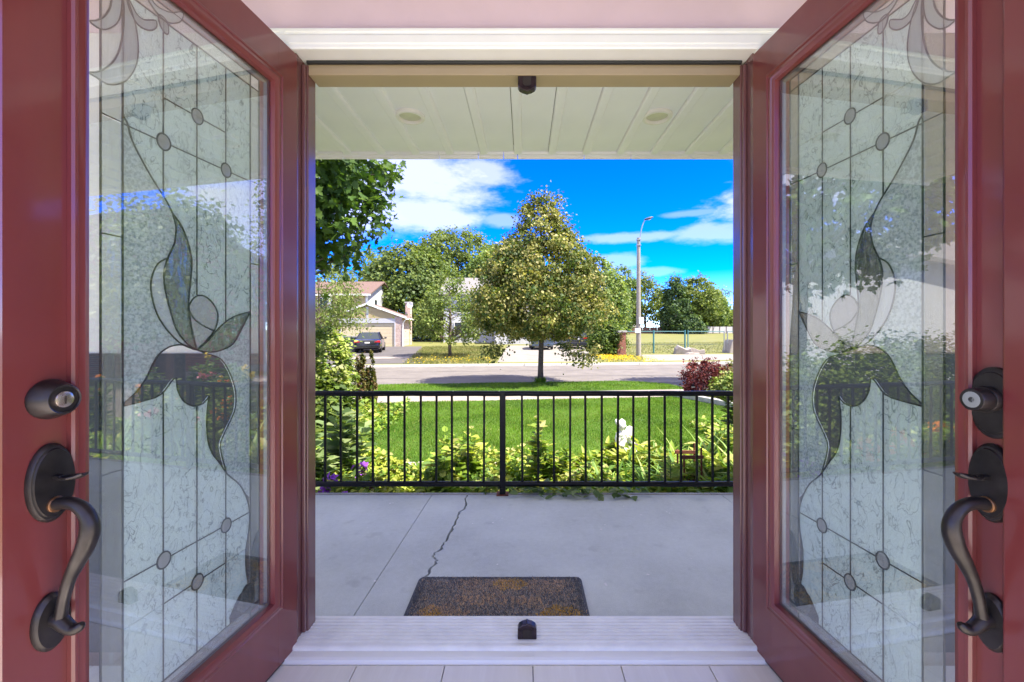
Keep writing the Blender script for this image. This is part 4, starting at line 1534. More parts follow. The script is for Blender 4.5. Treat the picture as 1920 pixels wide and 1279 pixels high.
def leafy_plant(name, label, base, h, spread, nst, mats, weights, L, seed, group=None, flower=None, cat='plant', narrow=.33, nf=5, fsize=.04, fall=.28):
    """upright stems with leaves in pairs"""
    rng = np.random.default_rng(seed)
    root = thing(name, label, cat, base, 0, group)
    st, P, D, S_ = MB(), [], [], []
    tips = []
    for k in range(nst):
        a = rng.uniform(0, 2 * PI)
        r = spread * rng.uniform(.1, 1) ** .7
        hk = h * (1 - fall * (r / max(spread, .01)) ** 2) * rng.uniform(.70, 1.05)
        p0 = np.array([math.cos(a) * r * .35, math.sin(a) * r * .35, -.04])
        p1 = np.array([math.cos(a) * r, math.sin(a) * r, hk])
        st.tube([tuple(p0), tuple((p0 * .45 + p1 * .55) + np.array([0, 0, .05 * hk])), tuple(p1)], [.006, .005, .003], 5, caps=False)
        tips.append(p1)
        m_ = max(4, int(hk / (L * .42)))
        for i in range(m_):
            f = .18 + .82 * (i + rng.uniform(0, .5)) / m_
            c = p0 + (p1 - p0) * f
            a2 = i * 2.4 + rng.uniform(0, .8)
            for da in (0, PI):
                d = np.array([math.cos(a2 + da), math.sin(a2 + da), .55 - .5 * (1 - f) + rng.uniform(-.25, .2)])
                P.append(c)
                D.append(d / np.linalg.norm(d))
                S_.append(L * (.6 + .5 * math.sin(PI * min(1, f * .8 + .15))) * rng.uniform(.75, 1.15))
    P, D, S_ = np.array(P), np.array(D), np.array(S_)
    side = unit(np.cross(D, np.array([0, 0, 1.0])[None, :] + rng.normal(size=D.shape) * .25))
    nor = np.cross(side, D)
    T = np.array([(0, 0, 0), (narrow * .8, .28, .05), (narrow * .7, .62, .02), (0, 1, -.16), (-narrow * .7, .62, .02), (-narrow * .8, .28, .05)])
    V = P[:, None, :] + (T[None, :, 0, None] * side[:, None, :] + T[None, :, 1, None] * D[:, None, :] + T[None, :, 2, None] * nor[:, None, :]) * S_[:, None, None]
    w = np.array(weights, float)
    link('foliage', mesh_np('foliage', V, 6, mats, rng.choice(len(w), len(V), p=w / w.sum()), LEAF6F), root)
    st.build('stem', M['stem'], root)
    if flower is not None:
        for p in tips[:nf]:
            q = np.repeat(np.array(p)[None, :], 16, 0) + rng.normal(size=(16, 3)) * fsize * .28
            V = leaves(q, fsize * .8, rng, LEAF4, .6, unit(q - np.array(p) + 1e-4))
            link('flower', mesh_np('flower', V, 4, [flower], np.zeros(16), LEAF4F), root)
    return root


def lily(name, label, base, n, L, seed, group=None, mats=None, spread=.22):
    rng = np.random.default_rng(seed)
    root = thing(name, label, 'plant', base, 0, group)
    for part in range(1):
        Vq, mi = [], []
        for k in range(n):
            a = rng.uniform(0, 2 * PI)
            l_ = L * rng.uniform(.65, 1.1)
            arch = rng.uniform(.3, 1.0)
            w = rng.uniform(.014, .024)
            b0 = np.array([math.cos(a + 1) * spread * .2, math.sin(a + 1) * spread * .2, -.03])
            d = np.array([math.cos(a), math.sin(a), 0])
            sd = np.array([-math.sin(a), math.cos(a), 0])
            rows = []
            for i in range(7):
                t = i / 6
                hor = l_ * .62 * (t ** 1.5) * (.35 + arch * .75)
                z = l_ * (t * 1.02 - arch * .62 * t ** 2.6)
                ww = w * (1 - t ** 3) + .001
                c = b0 + d * hor + np.array([0, 0, z])
                rows += [c - sd * ww, c + np.array([0, 0, -.004]), c + sd * ww]
            Vq.append(rows)
            mi.append(rng.choice(3, p=[.45, .35, .2]))
        F = []
        for i in range(6):
            F += [(3 * i, 3 * i + 1, 3 * i + 4, 3 * i + 3), (3 * i + 1, 3 * i + 2, 3 * i + 5, 3 * i + 4)]
        link('foliage', mesh_np('foliage', np.array(Vq), 21, mats or M['lf_blade'], mi, F, True), root)
    return root


GZ = -.655
G1 = 'plants in the bed behind the porch railing'
leafy_plant('peony_plant', 'bushy lime green plant behind the railing just left of its centre post', (-.66, 4.3, GZ), .82, .28, 20, M['lf_cover'], (4, 4, 2, 1), .15, 51, G1)
leafy_plant('peony_plant', 'low dark shaded leafy plant in front of the tall lime green one', (-.78, 4.05, GZ), .62, .24, 18, M['lf_cover'], (4, 2, 4, .5), .13, 52, G1)
leafy_plant('peony_plant', 'cone shaped leafy plant standing alone right of the centre post', (.17, 4.35, GZ), .93, .16, 13, M['lf_cover'], (4, 3, 2, 1), .13, 53, G1, fall=.5)
leafy_plant('peony_plant', 'short spreading plant beside the cone shaped one', (.40, 4.4, GZ), .58, .17, 14, M['lf_cover'], (4, 3, 2, 1), .11, 54, G1)
leafy_plant('milkweed', 'tall grey green broad leaved plant in the left bed by the shrub', (-1.92, 4.6, GZ), 1.0, .24, 9, M['lf_milk'], (4, 4, 2), .20, 55, G1, narrow=.42)
leafy_plant('milkweed', 'shorter grey green broad leaved plant against the door jamb side', (-2.12, 4.2, GZ), .80, .20, 8, M['lf_milk'], (4, 4, 2), .18, 56, G1, narrow=.42)
leafy_plant('purple_flower', 'low plant with purple flowers behind the left end bars', (-1.72, 3.82, GZ), .43, .13, 12, M['lf_cover'], (4, 3, 2, 1), .085, 57, G1, M['fl_purple'], nf=3, fsize=.065)
leafy_plant('purple_flower', 'second purple flowered plant, nearer the lawn edge', (-1.54, 4.05, GZ), .50, .12, 12, M['lf_cover'], (4, 3, 2, 1), .085, 58, G1, M['fl_purple'], nf=4, fsize=.060)
ls = [(.80, 3.9, .72), (1.02, 4.25, .78), (1.22, 3.85, .80), (1.42, 4.45, .74), (1.50, 4.0, .86), (1.72, 4.3, .92), (1.78, 3.75, .78), (1.98, 4.2, 1.0), (2.16, 3.9, .95), (2.3, 4.5, .9), (.95, 3.65, .6), (1.62, 3.6, .62), (2.05, 3.55, .66)]
wh = ['strappy leaved lily, first to the right of the low ground cover', 'strappy lily clump directly left of the white statue base', 'strappy lily clump in front of the white statue', 'strappy lily clump behind and right of the white statue',
      'tall strappy lily between the statue and the rusty stand', 'strappy lily arching over the rusty stand', 'strappy lily in front of the rusty stand', 'tallest strappy lily, just right of the rusty stand', 'tall strappy lily near the right door jamb', 'strappy lily at the back by the right jamb',
      'low strappy lily close to the bottom rail left of the statue', 'low strappy lily close to the bottom rail before the rusty stand', 'low strappy lily close to the bottom rail by the jamb']
for i, ((x, y, h), w_) in enumerate(zip(ls, wh)):
    lily('lily_plant', w_, (x, y, GZ), 34, h, 70 + i, 'strappy lilies in the right half of the bed')
for i, (x, y, h, w_) in enumerate([(1.33, 3.75, .62, 'broad leafed plant among the lilies under the statue'), (.66, 4.1, .52, 'small leafy plant at the left end of the lilies'), (1.9, 3.62, .6, 'broad leafed plant at the foot of the rusty stand'), (2.1, 4.55, .8, 'bushy plant at the back right of the lilies')]):
    leafy_plant('border_plant', w_, (x, y, GZ), h, .22, 16, M['lf_cover'], (4, 3, 3, 1), .12, 90 + i, 'leafy border plants among the lilies')
# creeping ivy over the slab edge
rng = np.random.default_rng(44)
P = np.stack([rng.normal(.32, .28, 150), rng.uniform(3.16, 3.36, 150), np.full(150, PZ + .012) + rng.uniform(0, .05, 150)], 1)
V = leaves(P, .05, rng, LEAF6, 2.0, var=.4)
tag(link('creeper', mesh_np('creeper', V, 6, M['lf_milk'], rng.integers(0, 3, 150), LEAF6F)), 'creeping weed spilling over the porch edge under the bottom rail', 'weed', None, 'stuff')

# beds beyond the frame, which the door glass reflects
fl_ = [(M['fl_orange'], 'orange'), (M['fl_yellow'], 'yellow'), (M['fl_pink'], 'pink')]
k = 0
for i, (x, y, h) in enumerate([(2.75, 4.3, 1.05), (3.15, 5.0, 1.25), (3.5, 4.2, 1.0), (3.85, 5.3, 1.3), (4.3, 4.7, 1.15), (4.6, 5.8, 1.35), (5.1, 5.2, 1.2), (5.5, 6.3, 1.3), (3.0, 5.9, 1.1), (5.9, 4.8, 1.1)]):
    m_, cn = fl_[i % 3]
    leafy_plant('flowering_plant', f'{cn} flowered tall border plant, ' + ['first', 'second', 'third', 'fourth'][i // 3] + f' {cn} one of the east bed from the doorway', (x, y, GZ), h, .30, 22, M['lf_green_hedge'], (4, 3, 3), .13, 120 + i, f'{cn} flowered border plants east of the doorway', m_, nf=4, fsize=.06)
for i, (x, y) in enumerate([(2.6, 3.7), (3.2, 3.7), (3.9, 3.8), (4.5, 3.7), (5.1, 3.9)]):
    lily('lily_plant', ['first', 'second', 'third', 'fourth', 'fifth'][i] + ' strappy lily of the east bed, counted from the doorway', (x, y, GZ), 34, .85, 140 + i, 'strappy lilies east of the doorway')
for i, (x, y, sx_, h) in enumerate([(-3.2, 5.2, .55, 1.45), (-4.1, 5.4, .6, 1.55), (-5.1, 5.7, .65, 1.6), (-6.2, 6.0, .7, 1.6), (-7.3, 6.3, .7, 1.65)]):
    bush('cedar_hedge', ['first', 'second', 'third', 'fourth', 'fifth'][i] + ' feathery cedar bush of the west hedge, counted from the lawn', 'hedge', (x, y, GZ), (sx_, .5, h), M['lf_green_hedge'], (4, 4, 3), 150, 34, .055, .10, 150 + i, 'cedar bushes west of the doorway')
for i, (x, y) in enumerate([(-2.5, 3.8), (-3.1, 3.9), (-3.8, 4.0), (-4.5, 4.2)]):
    leafy_plant('flowering_plant', ['first', 'second', 'third', 'fourth'][i] + ' low orange flowered plant of the west bed, counted from the doorway', (x, y, GZ), .75, .26, 16, M['lf_cover'], (4, 3, 3, 1), .12, 160 + i, 'orange flowered plants west of the doorway', M['fl_orange'], nf=4, fsize=.07)

# shrubs at the left of the lawn
bush('variegated_shrub', 'large bright variegated shrub left of the lawn', 'shrub', (-3.98, 8.3, GZ), (.64, .6, 1.78), M['lf_shrub'], (4, 4, 2.2, 2.2), 240, 42, .072, .085, 201, prof=[(0, .8), (.3, 1), (.6, .95), (.85, .7), (1, .3)])
bush('variegated_shrub', 'lower dark leaved shrub beneath the bright variegated one', 'shrub', (-3.32, 6.9, GZ), (.48, .5, .95), M['lf_green_hedge'], (3, 2, 4), 110, 40, .075, .09, 202)
bush('young_cedar', 'thin browning cedar with two tips beside the lawn', 'shrub', (-3.72, 9.75, GZ), (.20, .2, 1.22), M['lf_cedar'], (3, 3, 2, 2.2), 90, 40, .05, .045, 203, prof=[(0, .9), (.3, 1), (.6, .8), (.85, .45), (1, .1)], T=LEAF4, F=LEAF4F, up=.2)
bush('young_cedar', 'slimmer cedar tip right behind the browning one', 'shrub', (-3.52, 9.8, GZ), (.12, .12, 1.28), M['lf_cedar'], (3, 3, 3, 1.2), 50, 36, .045, .035, 204, prof=[(0, .9), (.4, .9), (.8, .45), (1, .1)], T=LEAF4, F=LEAF4F, up=.2)
# right corner
bush('red_maple', 'dark red laceleaf maple bush beside the driveway', 'shrub', (4.72, 11.1, GZ), (.72, .6, .92), M['lf_red'], (4, 4, 3), 130, 40, .06, .085, 205, prof=[(0, .55), (.35, .9), (.6, 1), (.85, .7), (1, .2)], T=LEAF4 * np.array([.55, 1.3, 1]), F=LEAF4F, up=.2)
bush('golden_shrub', 'yellow green shrub at the foot of the red maple bush', 'shrub', (5.05, 10.4, GZ), (.50, .45, .62), M['lf_shrub'], (4, 4, 1.5, 2), 90, 40, .06, .075, 206)
bush('golden_shrub', 'rounder shrub with reddish tips at the right door jamb', 'shrub', (5.35, 11.0, GZ), (.50, .5, .86), M['lf_cedar'], (3, 3, 2, 3), 90, 40, .06, .08, 207)
bush('golden_shrub', 'low green shrub against the lawn kerb', 'shrub', (5.25, 9.3, GZ), (.42, .4, .5), M['lf_shrub'], (4, 3, 3, 1), 70, 40, .06, .07, 208)
gl = thing('path_light', 'small black garden light standing by the driveway corner', 'garden light', (4.33, 10.95, -.63))
b = MB()
b.lathe([(.012, 0), (.012, .22), (.03, .225), (.055, .24), (.055, .29), (.06, .295), (.05, .33), (.012, .35)], 12)
b.build('lamp_body', M['iron'], gl, True)
b = MB()
b.lathe([(.056, .245), (.056, .285)], 12)
b.build('lamp_glass', M['lens'], gl, True)

# ------------------------------------------------------------------ rusty stand
rs = thing('rusty_stand', 'rusty red iron plant stand among the lilies behind the railing', 'plant stand', (1.50, 3.82, GZ))
for xx in (-.07, .085):
    for yy in (0, .16):
        b = MB()
        b.tube([(xx, yy, 0), (xx + .003, yy, .4), (xx, yy, .70 if xx > 0 else .64)], .009, 7)
        b.build('leg', M['rust'], rs)
for z_, yy in ((.62, 0), (.47 - .06, 0), (.62, .16), (.41, .16)):
    b = MB()
    b.box(-.10, .10, yy - .018, yy - .004, z_ - .016, z_ + .016)
    b.build('crossbar', M['rust'], rs, bevel=.003)

# ------------------------------------------------------------------ white garden statue of a seated child holding a shell
stt = thing('garden_statue', 'small white statue of a seated cherub in the flower bed', 'statue', (1.165, 5.0, -.42), 0.35)
stt.scale = (1.05, 1.05, 1.05)
b = MB()


def ell(cx, cy, cz, rx, ry, rz_, n=14):
    prof_ = [(math.sin(PI * i / 10), -math.cos(PI * i / 10)) for i in range(1, 10)]
    prof_ = [(.02, -1)] + prof_ + [(.02, 1)]
    b.lathe(prof_, n, lambda x_, y_, z_: (cx + x_ * rx, cy + y_ * ry, cz + z_ * rz_))


# seated figure: plinth, hips, torso leaning, shoulders, head with curls, arms, thighs and shins
ell(0, 0, .04, .13, .11, .055)
ell(-.005, .01, .13, .085, .075, .075)
ell(-.015, .01, .225, .068, .055, .085)
ell(-.022, .005, .290, .075, .048, .042)
ell(-.030, 0, .335, .026, .026, .035)
ell(-.040, -.010, .392, .050, .053, .058)
for a in range(10):
    ell(-.040 + .043 * math.cos(a * .63), .006 + .038 * math.sin(a * .63), .425 + .012 * math.sin(a * 2), .020, .020, .020, 8)
ell(-.012, -.060, .388, .010, .012, .010, 8)
ell(.055, -.005, .245, .026, .026, .062)
ell(.075, -.055, .195, .022, .055, .022)
ell(-.090, -.005, .235, .024, .026, .062)
ell(-.070, -.060, .185, .030, .045, .020)
ell(.055, -.070, .125, .036, .085, .036)
ell(-.055, -.070, .115, .036, .085, .036)
ell(.065, -.140, .075, .026, .028, .065)
ell(-.060, -.140, .070, .026, .028, .062)
ell(.070, -.165, .022, .022, .042, .018)
ell(-.062, -.165, .022, .022, .042, .018)
ell(.085, .015, .300, .062, .030, .070)
body = b.build('figure', M['statue'], stt, True, auto=False)
rmod = body.modifiers.new('merge', 'REMESH')
rmod.mode = 'VOXEL'
rmod.voxel_size = .008
rmod.use_smooth_shade = True
smod = body.modifiers.new('soft', 'SMOOTH')
smod.iterations = 3
b = MB()
b.lathe([(.012, -.012), (.036, -.004), (.040, .006), (.030, .010), (.010, .012)], 14, lambda x_, y_, z_: (.055 + x_, -.145 + z_ * .8, .175 + y_))
b.build('shell', M['mauve'], stt, True)

# ------------------------------------------------------------------ trees
linden_prof = [(0, .40), (.05, .75), (.12, .97), (.22, 1.0), (.34, .92), (.46, .79), (.58, .64), (.68, .49), (.78, .34), (.88, .20), (.95, .10), (1.0, .03)]
tree('linden_tree', 'young linden tree in golden bloom on the boulevard grass', 'tree', (.53, 14.0, -.60), 6.28, 2.26, linden_prof, 1.46, M['lf_linden'], (4, 3.2, 2.0, 3),
     540, 106, .078, .15, .085, 301, limbs=70, sx=1.0, inner=.26, droop=.5, up=.35,
     extra=[(-1.5, 0, .95), (-1.7, -.3, 1.0), (-1.3, .3, 1.1), (1.2, -.2, .85), (1.45, -.3, .70), (1.6, .1, .85), (1.75, -.1, 1.0), (1.0, -.3, 1.0), (.75, -.4, 1.15), (.48, 0, 5.75), (.52, .05, 5.95), (.46, 0, 5.5), (-.42, 0, 5.2)])
b = MB()
rng = np.random.default_rng(8)
a = rng.uniform(0, 2 * PI, 260)
r = .09 + abs(rng.normal(0, .07, 260))
P = np.stack([.53 + r * np.cos(a), 14.0 + r * np.sin(a), np.full(260, -.60)], 1)
sd = np.stack([-np.sin(a), np.cos(a), 0 * a], 1) * .012
V = np.stack([P - sd, P + sd, P + np.stack([.06 * np.cos(a), .06 * np.sin(a), rng.uniform(.08, .22, 260)], 1)], 1)
tag(link('trunk_grass', mesh_np('trunk_grass', V, 3, M['grass'], rng.integers(0, 3, 260))), 'tuft of longer grass round the linden trunk', 'grass', None, 'stuff')

# maple at the left: branches reach in from outside the doorway
mroot = tree('maple_tree', 'large leaved dark green maple overhanging from the left', 'tree', (-5.1, 7.4, -.62), 7.4, 2.75, [(0, .35), (.12, .80), (.3, 1.0), (.6, .97), (.85, .65), (1, .2)], 2.75, M['lf_maple'], (4, 4, 3),
             300, 34, .125, .22, .15, 302, T=MAPLE, F=MAPLEF, limbs=40, inner=.35, up=.9,
             extra=[(1.99, -.2, 4.25), (2.19, 0, 4.0), (1.84, .1, 3.9), (2.39, .05, 4.15), (1.99, -.1, 3.55), (1.64, -.2, 3.5), (2.14, .1, 3.65), (1.54, 0, 3.15), (1.79, .1, 3.2), (1.14, -.2, 2.95), (1.64, 0, 4.6), (2.04, .2, 4.7), (1.24, -.3, 3.3), (1.34, -.4, 3.8), (1.04, .2, 3.0)])
lb = MAPLE * .125
lme = []
for kk in range(3):
    me = bpy.data.meshes.new('leaf')
    me.from_pydata([tuple(v) for v in lb], [], MAPLEF)
    me.materials.append(M['lf_maple'][kk])
    lme.append(me)
rng = np.random.default_rng(303)
# single leaves at the branch tips that show against the sky
tipc = np.array([(2.49, 0, 4.2), (2.54, .05, 4.45), (2.39, .1, 3.75), (2.24, 0, 3.45), (1.99, .1, 3.05), (1.64, 0, 2.95), (2.54, -.1, 3.98), (2.19, -.2, 4.75), (2.04, -.3, 3.9), (1.74, -.3, 3.3), (1.44, -.3, 3.1)])
for k in range(220):
    c = tipc[k % len(tipc)]
    p = c + rng.normal(size=3) * np.array([.15, .2, .14])
    o = link('leaf', lme[int(rng.integers(0, 3))], mroot)
    o.location = tuple(p)
    o.rotation_euler = (rng.normal(-.5, .6), rng.normal(0, .6), rng.uniform(-PI, PI))
    s0 = rng.uniform(.75, 1.2)
    o.scale = (s0, s0, s0)
b = MB()
for c in tipc:
    b.tube([(.8, .0, c[2] - .6), (1.7, c[1] * .5, c[2] - .15), tuple(c)], [.03, .014, .004], 5, caps=False)
b.build('branch', M['bark'], mroot)

tree('willow_leaf_tree', 'fine leaved light green tree in front of the yellow house', 'tree', (-8.3, 17.2, -.62), 4.75, 1.85, [(0, .5), (.2, .85), (.5, 1.0), (.8, .7), (1, .2)], 1.75, M['lf_light'], (4, 3, 3), 130, 46, .10, .26, .07, 304, limbs=26, T=LEAF4 * np.array([.5, 1.4, 1]), up=.3, inner=.25, droop=.5,
     extra=[(1.9, 0, 2.05), (1.6, 0, 2.0), (1.2, 0, 1.9), (.7, 0, 1.7), (1.1, 0, 3.3), (1.4, 0, 3.0)])
BASE = lambda x, y: (x, y, float(zfar(np.array([[x, y]]))[0]))
tree('street_tree', 'small green tree on the grass patch across the road', 'tree', BASE(-4.57, 26.3), 5.3, 2.3, [(0, .55), (.15, .95), (.35, 1.0), (.6, .72), (.8, .42), (1, .08)], .95, M['lf_light'], (3, 2, 4), 170, 50, .12, .22, .10, 305, limbs=30, inner=.3)
tree('round_tree', 'big round dense tree behind the yellow house', 'tree', BASE(-15.2, 56), 12.2, 6.4, [(0, .75), (.2, 1.0), (.5, .98), (.75, .78), (.92, .45), (1, .15)], .6, M['lf_big'], (4, 3, 4), 700, 50, .34, .52, .3, 306, inner=.5)
tree('tall_tree', 'tall airy tree rising behind the round one', 'tree', BASE(-10.2, 66), 16.4, 7.6, [(0, .35), (.25, .7), (.55, 1.0), (.8, .85), (1, .25)], 3.0, M['lf_big'], (4, 4, 2), 480, 50, .36, .55, .32, 307, inner=.4, limbs=26)
tree('tall_tree', 'second tall tree filling the gap beside the linden', 'tree', BASE(-3.4, 58), 12.6, 5.2, [(0, .6), (.3, 1.0), (.6, .9), (.85, .5), (1, .15)], 2.2, M['lf_far'], (4, 2, 3), 420, 48, .34, .5, .28, 308, limbs=24)
tree('tall_tree', 'yellow green tree showing past the right side of the linden', 'tree', BASE(7.3, 43), 8.8, 3.3, [(0, .6), (.3, 1.0), (.6, .85), (.85, .4), (1, .1)], .9, M['lf_far'], (4, 4, 2), 300, 48, .26, .32, .2, 309, limbs=20)
bush('pillar_shrub', 'dense green shrub growing against the brick pillar', 'shrub', BASE(5.45, 28.2), (1.15, 1.0, 2.0), M['lf_green_hedge'], (3, 2, 4), 150, 44, .13, .16, 310, T=LEAF4, F=LEAF4F)
far_trees = [(22.6, 103, 16.2, 5.8, 'far', 'far tree with open crown between the linden and lamp pole', .5), (30.6, 108, 15.4, 5.6, 'light', 'far yellow green tree just right of the lamp pole', .22), (34.6, 98, 14.6, 3.0, 'dark', 'dark conical tree in the field row', .05),
             (41.2, 101, 14.0, 5.2, 'light', 'far tree with a thick forked trunk before the white fence', .34), (45.8, 104, 10.4, 3.6, 'far', 'rounded far tree above the end of the white fence', .25), (53, 115, 8.2, 3.6, 'light', 'far tree at the right edge beyond the white fence', .15),
             (15.5, 112, 11.0, 4.2, 'dark', 'far dark tree partly behind the linden', .2), (19.0, 88, 6.2, 2.6, 'dark', 'low dark tree in the field behind the lamp pole', .15), (37.3, 95, 4.0, 2.4, 'dark', 'low dark bush like tree at the white fence corner', .05)]
for i, (x, y, h, r, kind, lab, lo) in enumerate(far_trees):
    tree('field_tree', lab, 'tree', BASE(x, y), h, r, [(0, .6), (.25, 1.0), (.6, .85), (.85, .5), (1, .12)] if kind != 'dark' else [(0, .9), (.3, 1.0), (.7, .6), (1, .1)], h * lo * .6 + .3, M['lf_' + kind], (4, 3, 3), 200, 42, .44, .5, .28, 320 + i, 'trees at the far edge of the field', limbs=14)
for i, (x, y, h, r) in enumerate([(-34, 62, 13, 6), (-27, 70, 15, 6.5), (-44, 60, 12, 6), (20, 135, 12, 6), (60, 130, 13, 7), (70, 120, 12, 6), (84, 118, 14, 7), (100, 110, 13, 7)]):
    tree('background_tree', ['round tree behind the left wing of the yellow house', 'tallest tree behind the yellow house roof', 'tree farthest left behind the yellow house', 'tree beyond the pale far house by the lamp pole', 'tree beyond the far end of the white fence', 'tree behind the right far house', 'big tree right of the far houses', 'rightmost tree of the far field edge'][i], 'tree', BASE(x, y), h, r, [(0, .7), (.3, 1.0), (.7, .8), (1, .2)], 1.5, M['lf_big'], (4, 3, 3), 130, 40, .42, .6, .3, 340 + i, 'background trees outside the doorway', limbs=8)
tree('driveway_tree', 'tall tree by the driveway that shades the road at the red maple', 'tree', (9.0, 13.0, -.6), 8.2, 1.35, [(0, .5), (.25, 1.0), (.6, .85), (.85, .5), (1, .12)], 4.6, M['lf_big'], (4, 3, 3), 150, 46, .13, .26, .13, 359, limbs=16)
for i, (x, y, h, r) in enumerate([(10.5, 9.6, 5.5, 1.9), (15.5, 11.0, 6.5, 2.3), (19, 22, 9, 3.2), (30, 30, 10, 4), (-16, 23, 9, 3.4), (-22, 15, 8, 2.8), (-30, 24, 10, 4)]):
    tree('garden_tree', ['small tree in front of the brown board fence', 'tree beside the red brick neighbour house', 'tree on the road side of the brick neighbour house', 'big tree far behind the brick neighbour house', 'tree on the road side of the white neighbour house', 'tree close beside the white neighbour house', 'big tree far behind the white neighbour house'][i], 'tree', (x, y, -.6), h, r, [(0, .6), (.25, 1.0), (.6, .85), (.85, .5), (1, .12)], h * .25, M['lf_big'], (4, 3, 3), 130, 44, .15, .28, .13, 360 + i, 'neighbourhood trees outside the doorway', limbs=16)

# ------------------------------------------------------------------ lamp pole
lp = thing('street_lamp', 'tall grey concrete street lamp with curved arm by the field', 'street lamp', BASE(7.18, 26.8))
b = MB()
b.tube([(0, 0, -.2), (0, 0, 2), (0, 0, 4), (0, 0, 7.45)], [.155, .145, .13, .105], 14)
b.build('pole', M['pole'], lp, True)
b = MB()
pth = S([(.06, 0, ), (.10, .5), (.22, 1.15), (.40, 1.55), (.50, 1.62)], 4)
b.tube([(a_, 0, 7.0 + z_) for a_, z_ in pth], .032, 8)
b.box(-.13, .13, -.13, .13, 6.95, 7.0)
b.box(-.13, .13, -.13, .13, 7.3, 7.34)
b.build('arm', M['galv'], lp, True)
b = MB()
b.lathe([(.03, -.28), (.09, -.22), (.13, -.08), (.14, .08), (.10, .24), (.03, .30)], 12, lambda x_, y_, z_: (.62 + z_, x_ * .9, 8.66 + y_ * .62 + z_ * .28))
b.build('lamp_head', M['bin'], lp, True)
b = MB()
b.lathe([(.09, -.03), (.07, -.075), (.02, -.09)], 12, lambda x_, y_, z_: (.66 + x_ * 1.3, y_, 8.66 + z_))
b.build('lamp_glass', M['lens'], lp, True)
for xx, zz, w_, h_ in ((.13, 2.25, .30, .42), (-.10, 1.62, .34, .28)):
    b = MB()
    b.box(xx - w_ / 2, xx + w_ / 2, -.175, -.160, zz - h_ / 2, zz + h_ / 2)
    b.build('sign_plate', M['sign_white'], lp)

# ------------------------------------------------------------------ brick pillar, field fence, broken slabs
bp = thing('brick_pillar', 'square red brick gate pillar with stone cap beside the shrub', 'pillar', BASE(6.30, 27.8))
b = MB()
b.box(-.27, .27, -.27, .27, -.1, 1.48)
b.build('shaft', M['brick_red'], bp)
b = MB()
b.box(-.33, .33, -.33, .33, 1.482, 1.60)
b.build('cap', M['kerbstone'], bp, bevel=.02)

ff = thing('field_fence', 'teal chain link field fence with a wide gate frame', 'fence', (0, 0, 0))


def fpt(x, T=28.6):
    y = T + SH * x
    return np.array([x, y, float(zfar(np.array([[x, y]]))[0])])


fposts = [6.75, 9.0, 11.28, 11.50, 14.2, 14.45, 17.2, 20, 23]
for x in fposts:
    p = fpt(x)
    b = MB()
    b.tube([(p[0], p[1], p[2] - .1), (p[0], p[1], p[2] + (1.62 if x < 11.7 else 1.56))], .055 if x in (9.0, 11.28) else .038, 8)
    b.build('fence_post', M['teal'] if x < 11.6 else M['galv'], ff)
for xa, xb in zip(fposts[:-1], fposts[1:]):
    if xb - xa < .5:
        continue
    pa, pb_ = fpt(xa), fpt(xb)
    for z_ in (1.52, .62):
        b = MB()
        b.tube([(pa[0], pa[1], pa[2] + z_), (pb_[0], pb_[1], pb_[2] + z_)], .026 if z_ > 1 else .014, 6)
        b.build('fence_rail', M['teal'] if z_ > 1 else M['fence_dark'], ff)
    b = MB()
    n_ = int((xb - xa) / .13)
    for i in range(n_):
        for s0 in (1, -1):
            f0, f1 = i / n_, i / n_ + s0 * 1.45 / (xb - xa)
            zlo, zhi = .05, 1.5
            if f1 > 1:
                zhi = zlo + (zhi - zlo) * (1 - f0) / (f1 - f0)
                f1 = 1
            if f1 < 0:
                zhi = zlo + (zhi - zlo) * f0 / (f0 - f1)
                f1 = 0
            q0, q1 = pa + (pb_ - pa) * f0, pa + (pb_ - pa) * f1
            b.tube([(q0[0], q0[1], q0[2] + zlo), (q1[0], q1[1], q1[2] + zhi)], .0022, 3, caps=False)
    b.build('wire_mesh', M['galv'], ff)['kind'] = 'stuff'
rr = random.Random(8)
for x, y, sx_, sy_, h_, lab in [(10.85, 29.2, .55, .4, .58, 'leaning broken concrete slab at the teal gate post'), (11.75, 29.3, .58, .35, .42, 'broken concrete slab right of the teal gate post'), (11.3, 28.8, .45, .3, .16, 'small flat broken concrete piece before the gate post'), (14.9, 30.4, .55, .5, .95, 'grey concrete block at the right end of the fence')]:
    o0 = BASE(x, y)
    b = MB()
    poly = [(-sx_, 0), (sx_, 0), (sx_ * .92, h_ * .8), (sx_ * .35, h_ * .62), (-sx_ * .5, h_ * 1.05), (-sx_ * .85, h_ * .7)]
    b.prism([(a_ + rr.uniform(-.05, .05), c_) for a_, c_ in poly], -sy_, sy_)
    o = b.build('concrete_rubble', M['rock'], None, bevel=.03)
    o.location = (o0[0], o0[1], o0[2] - .03)
    o.rotation_euler = (rr.uniform(-.1, .1), 0, rr.uniform(-.3, .3))
    tag(o, lab, 'rubble', 'broken concrete lying along the field fence')

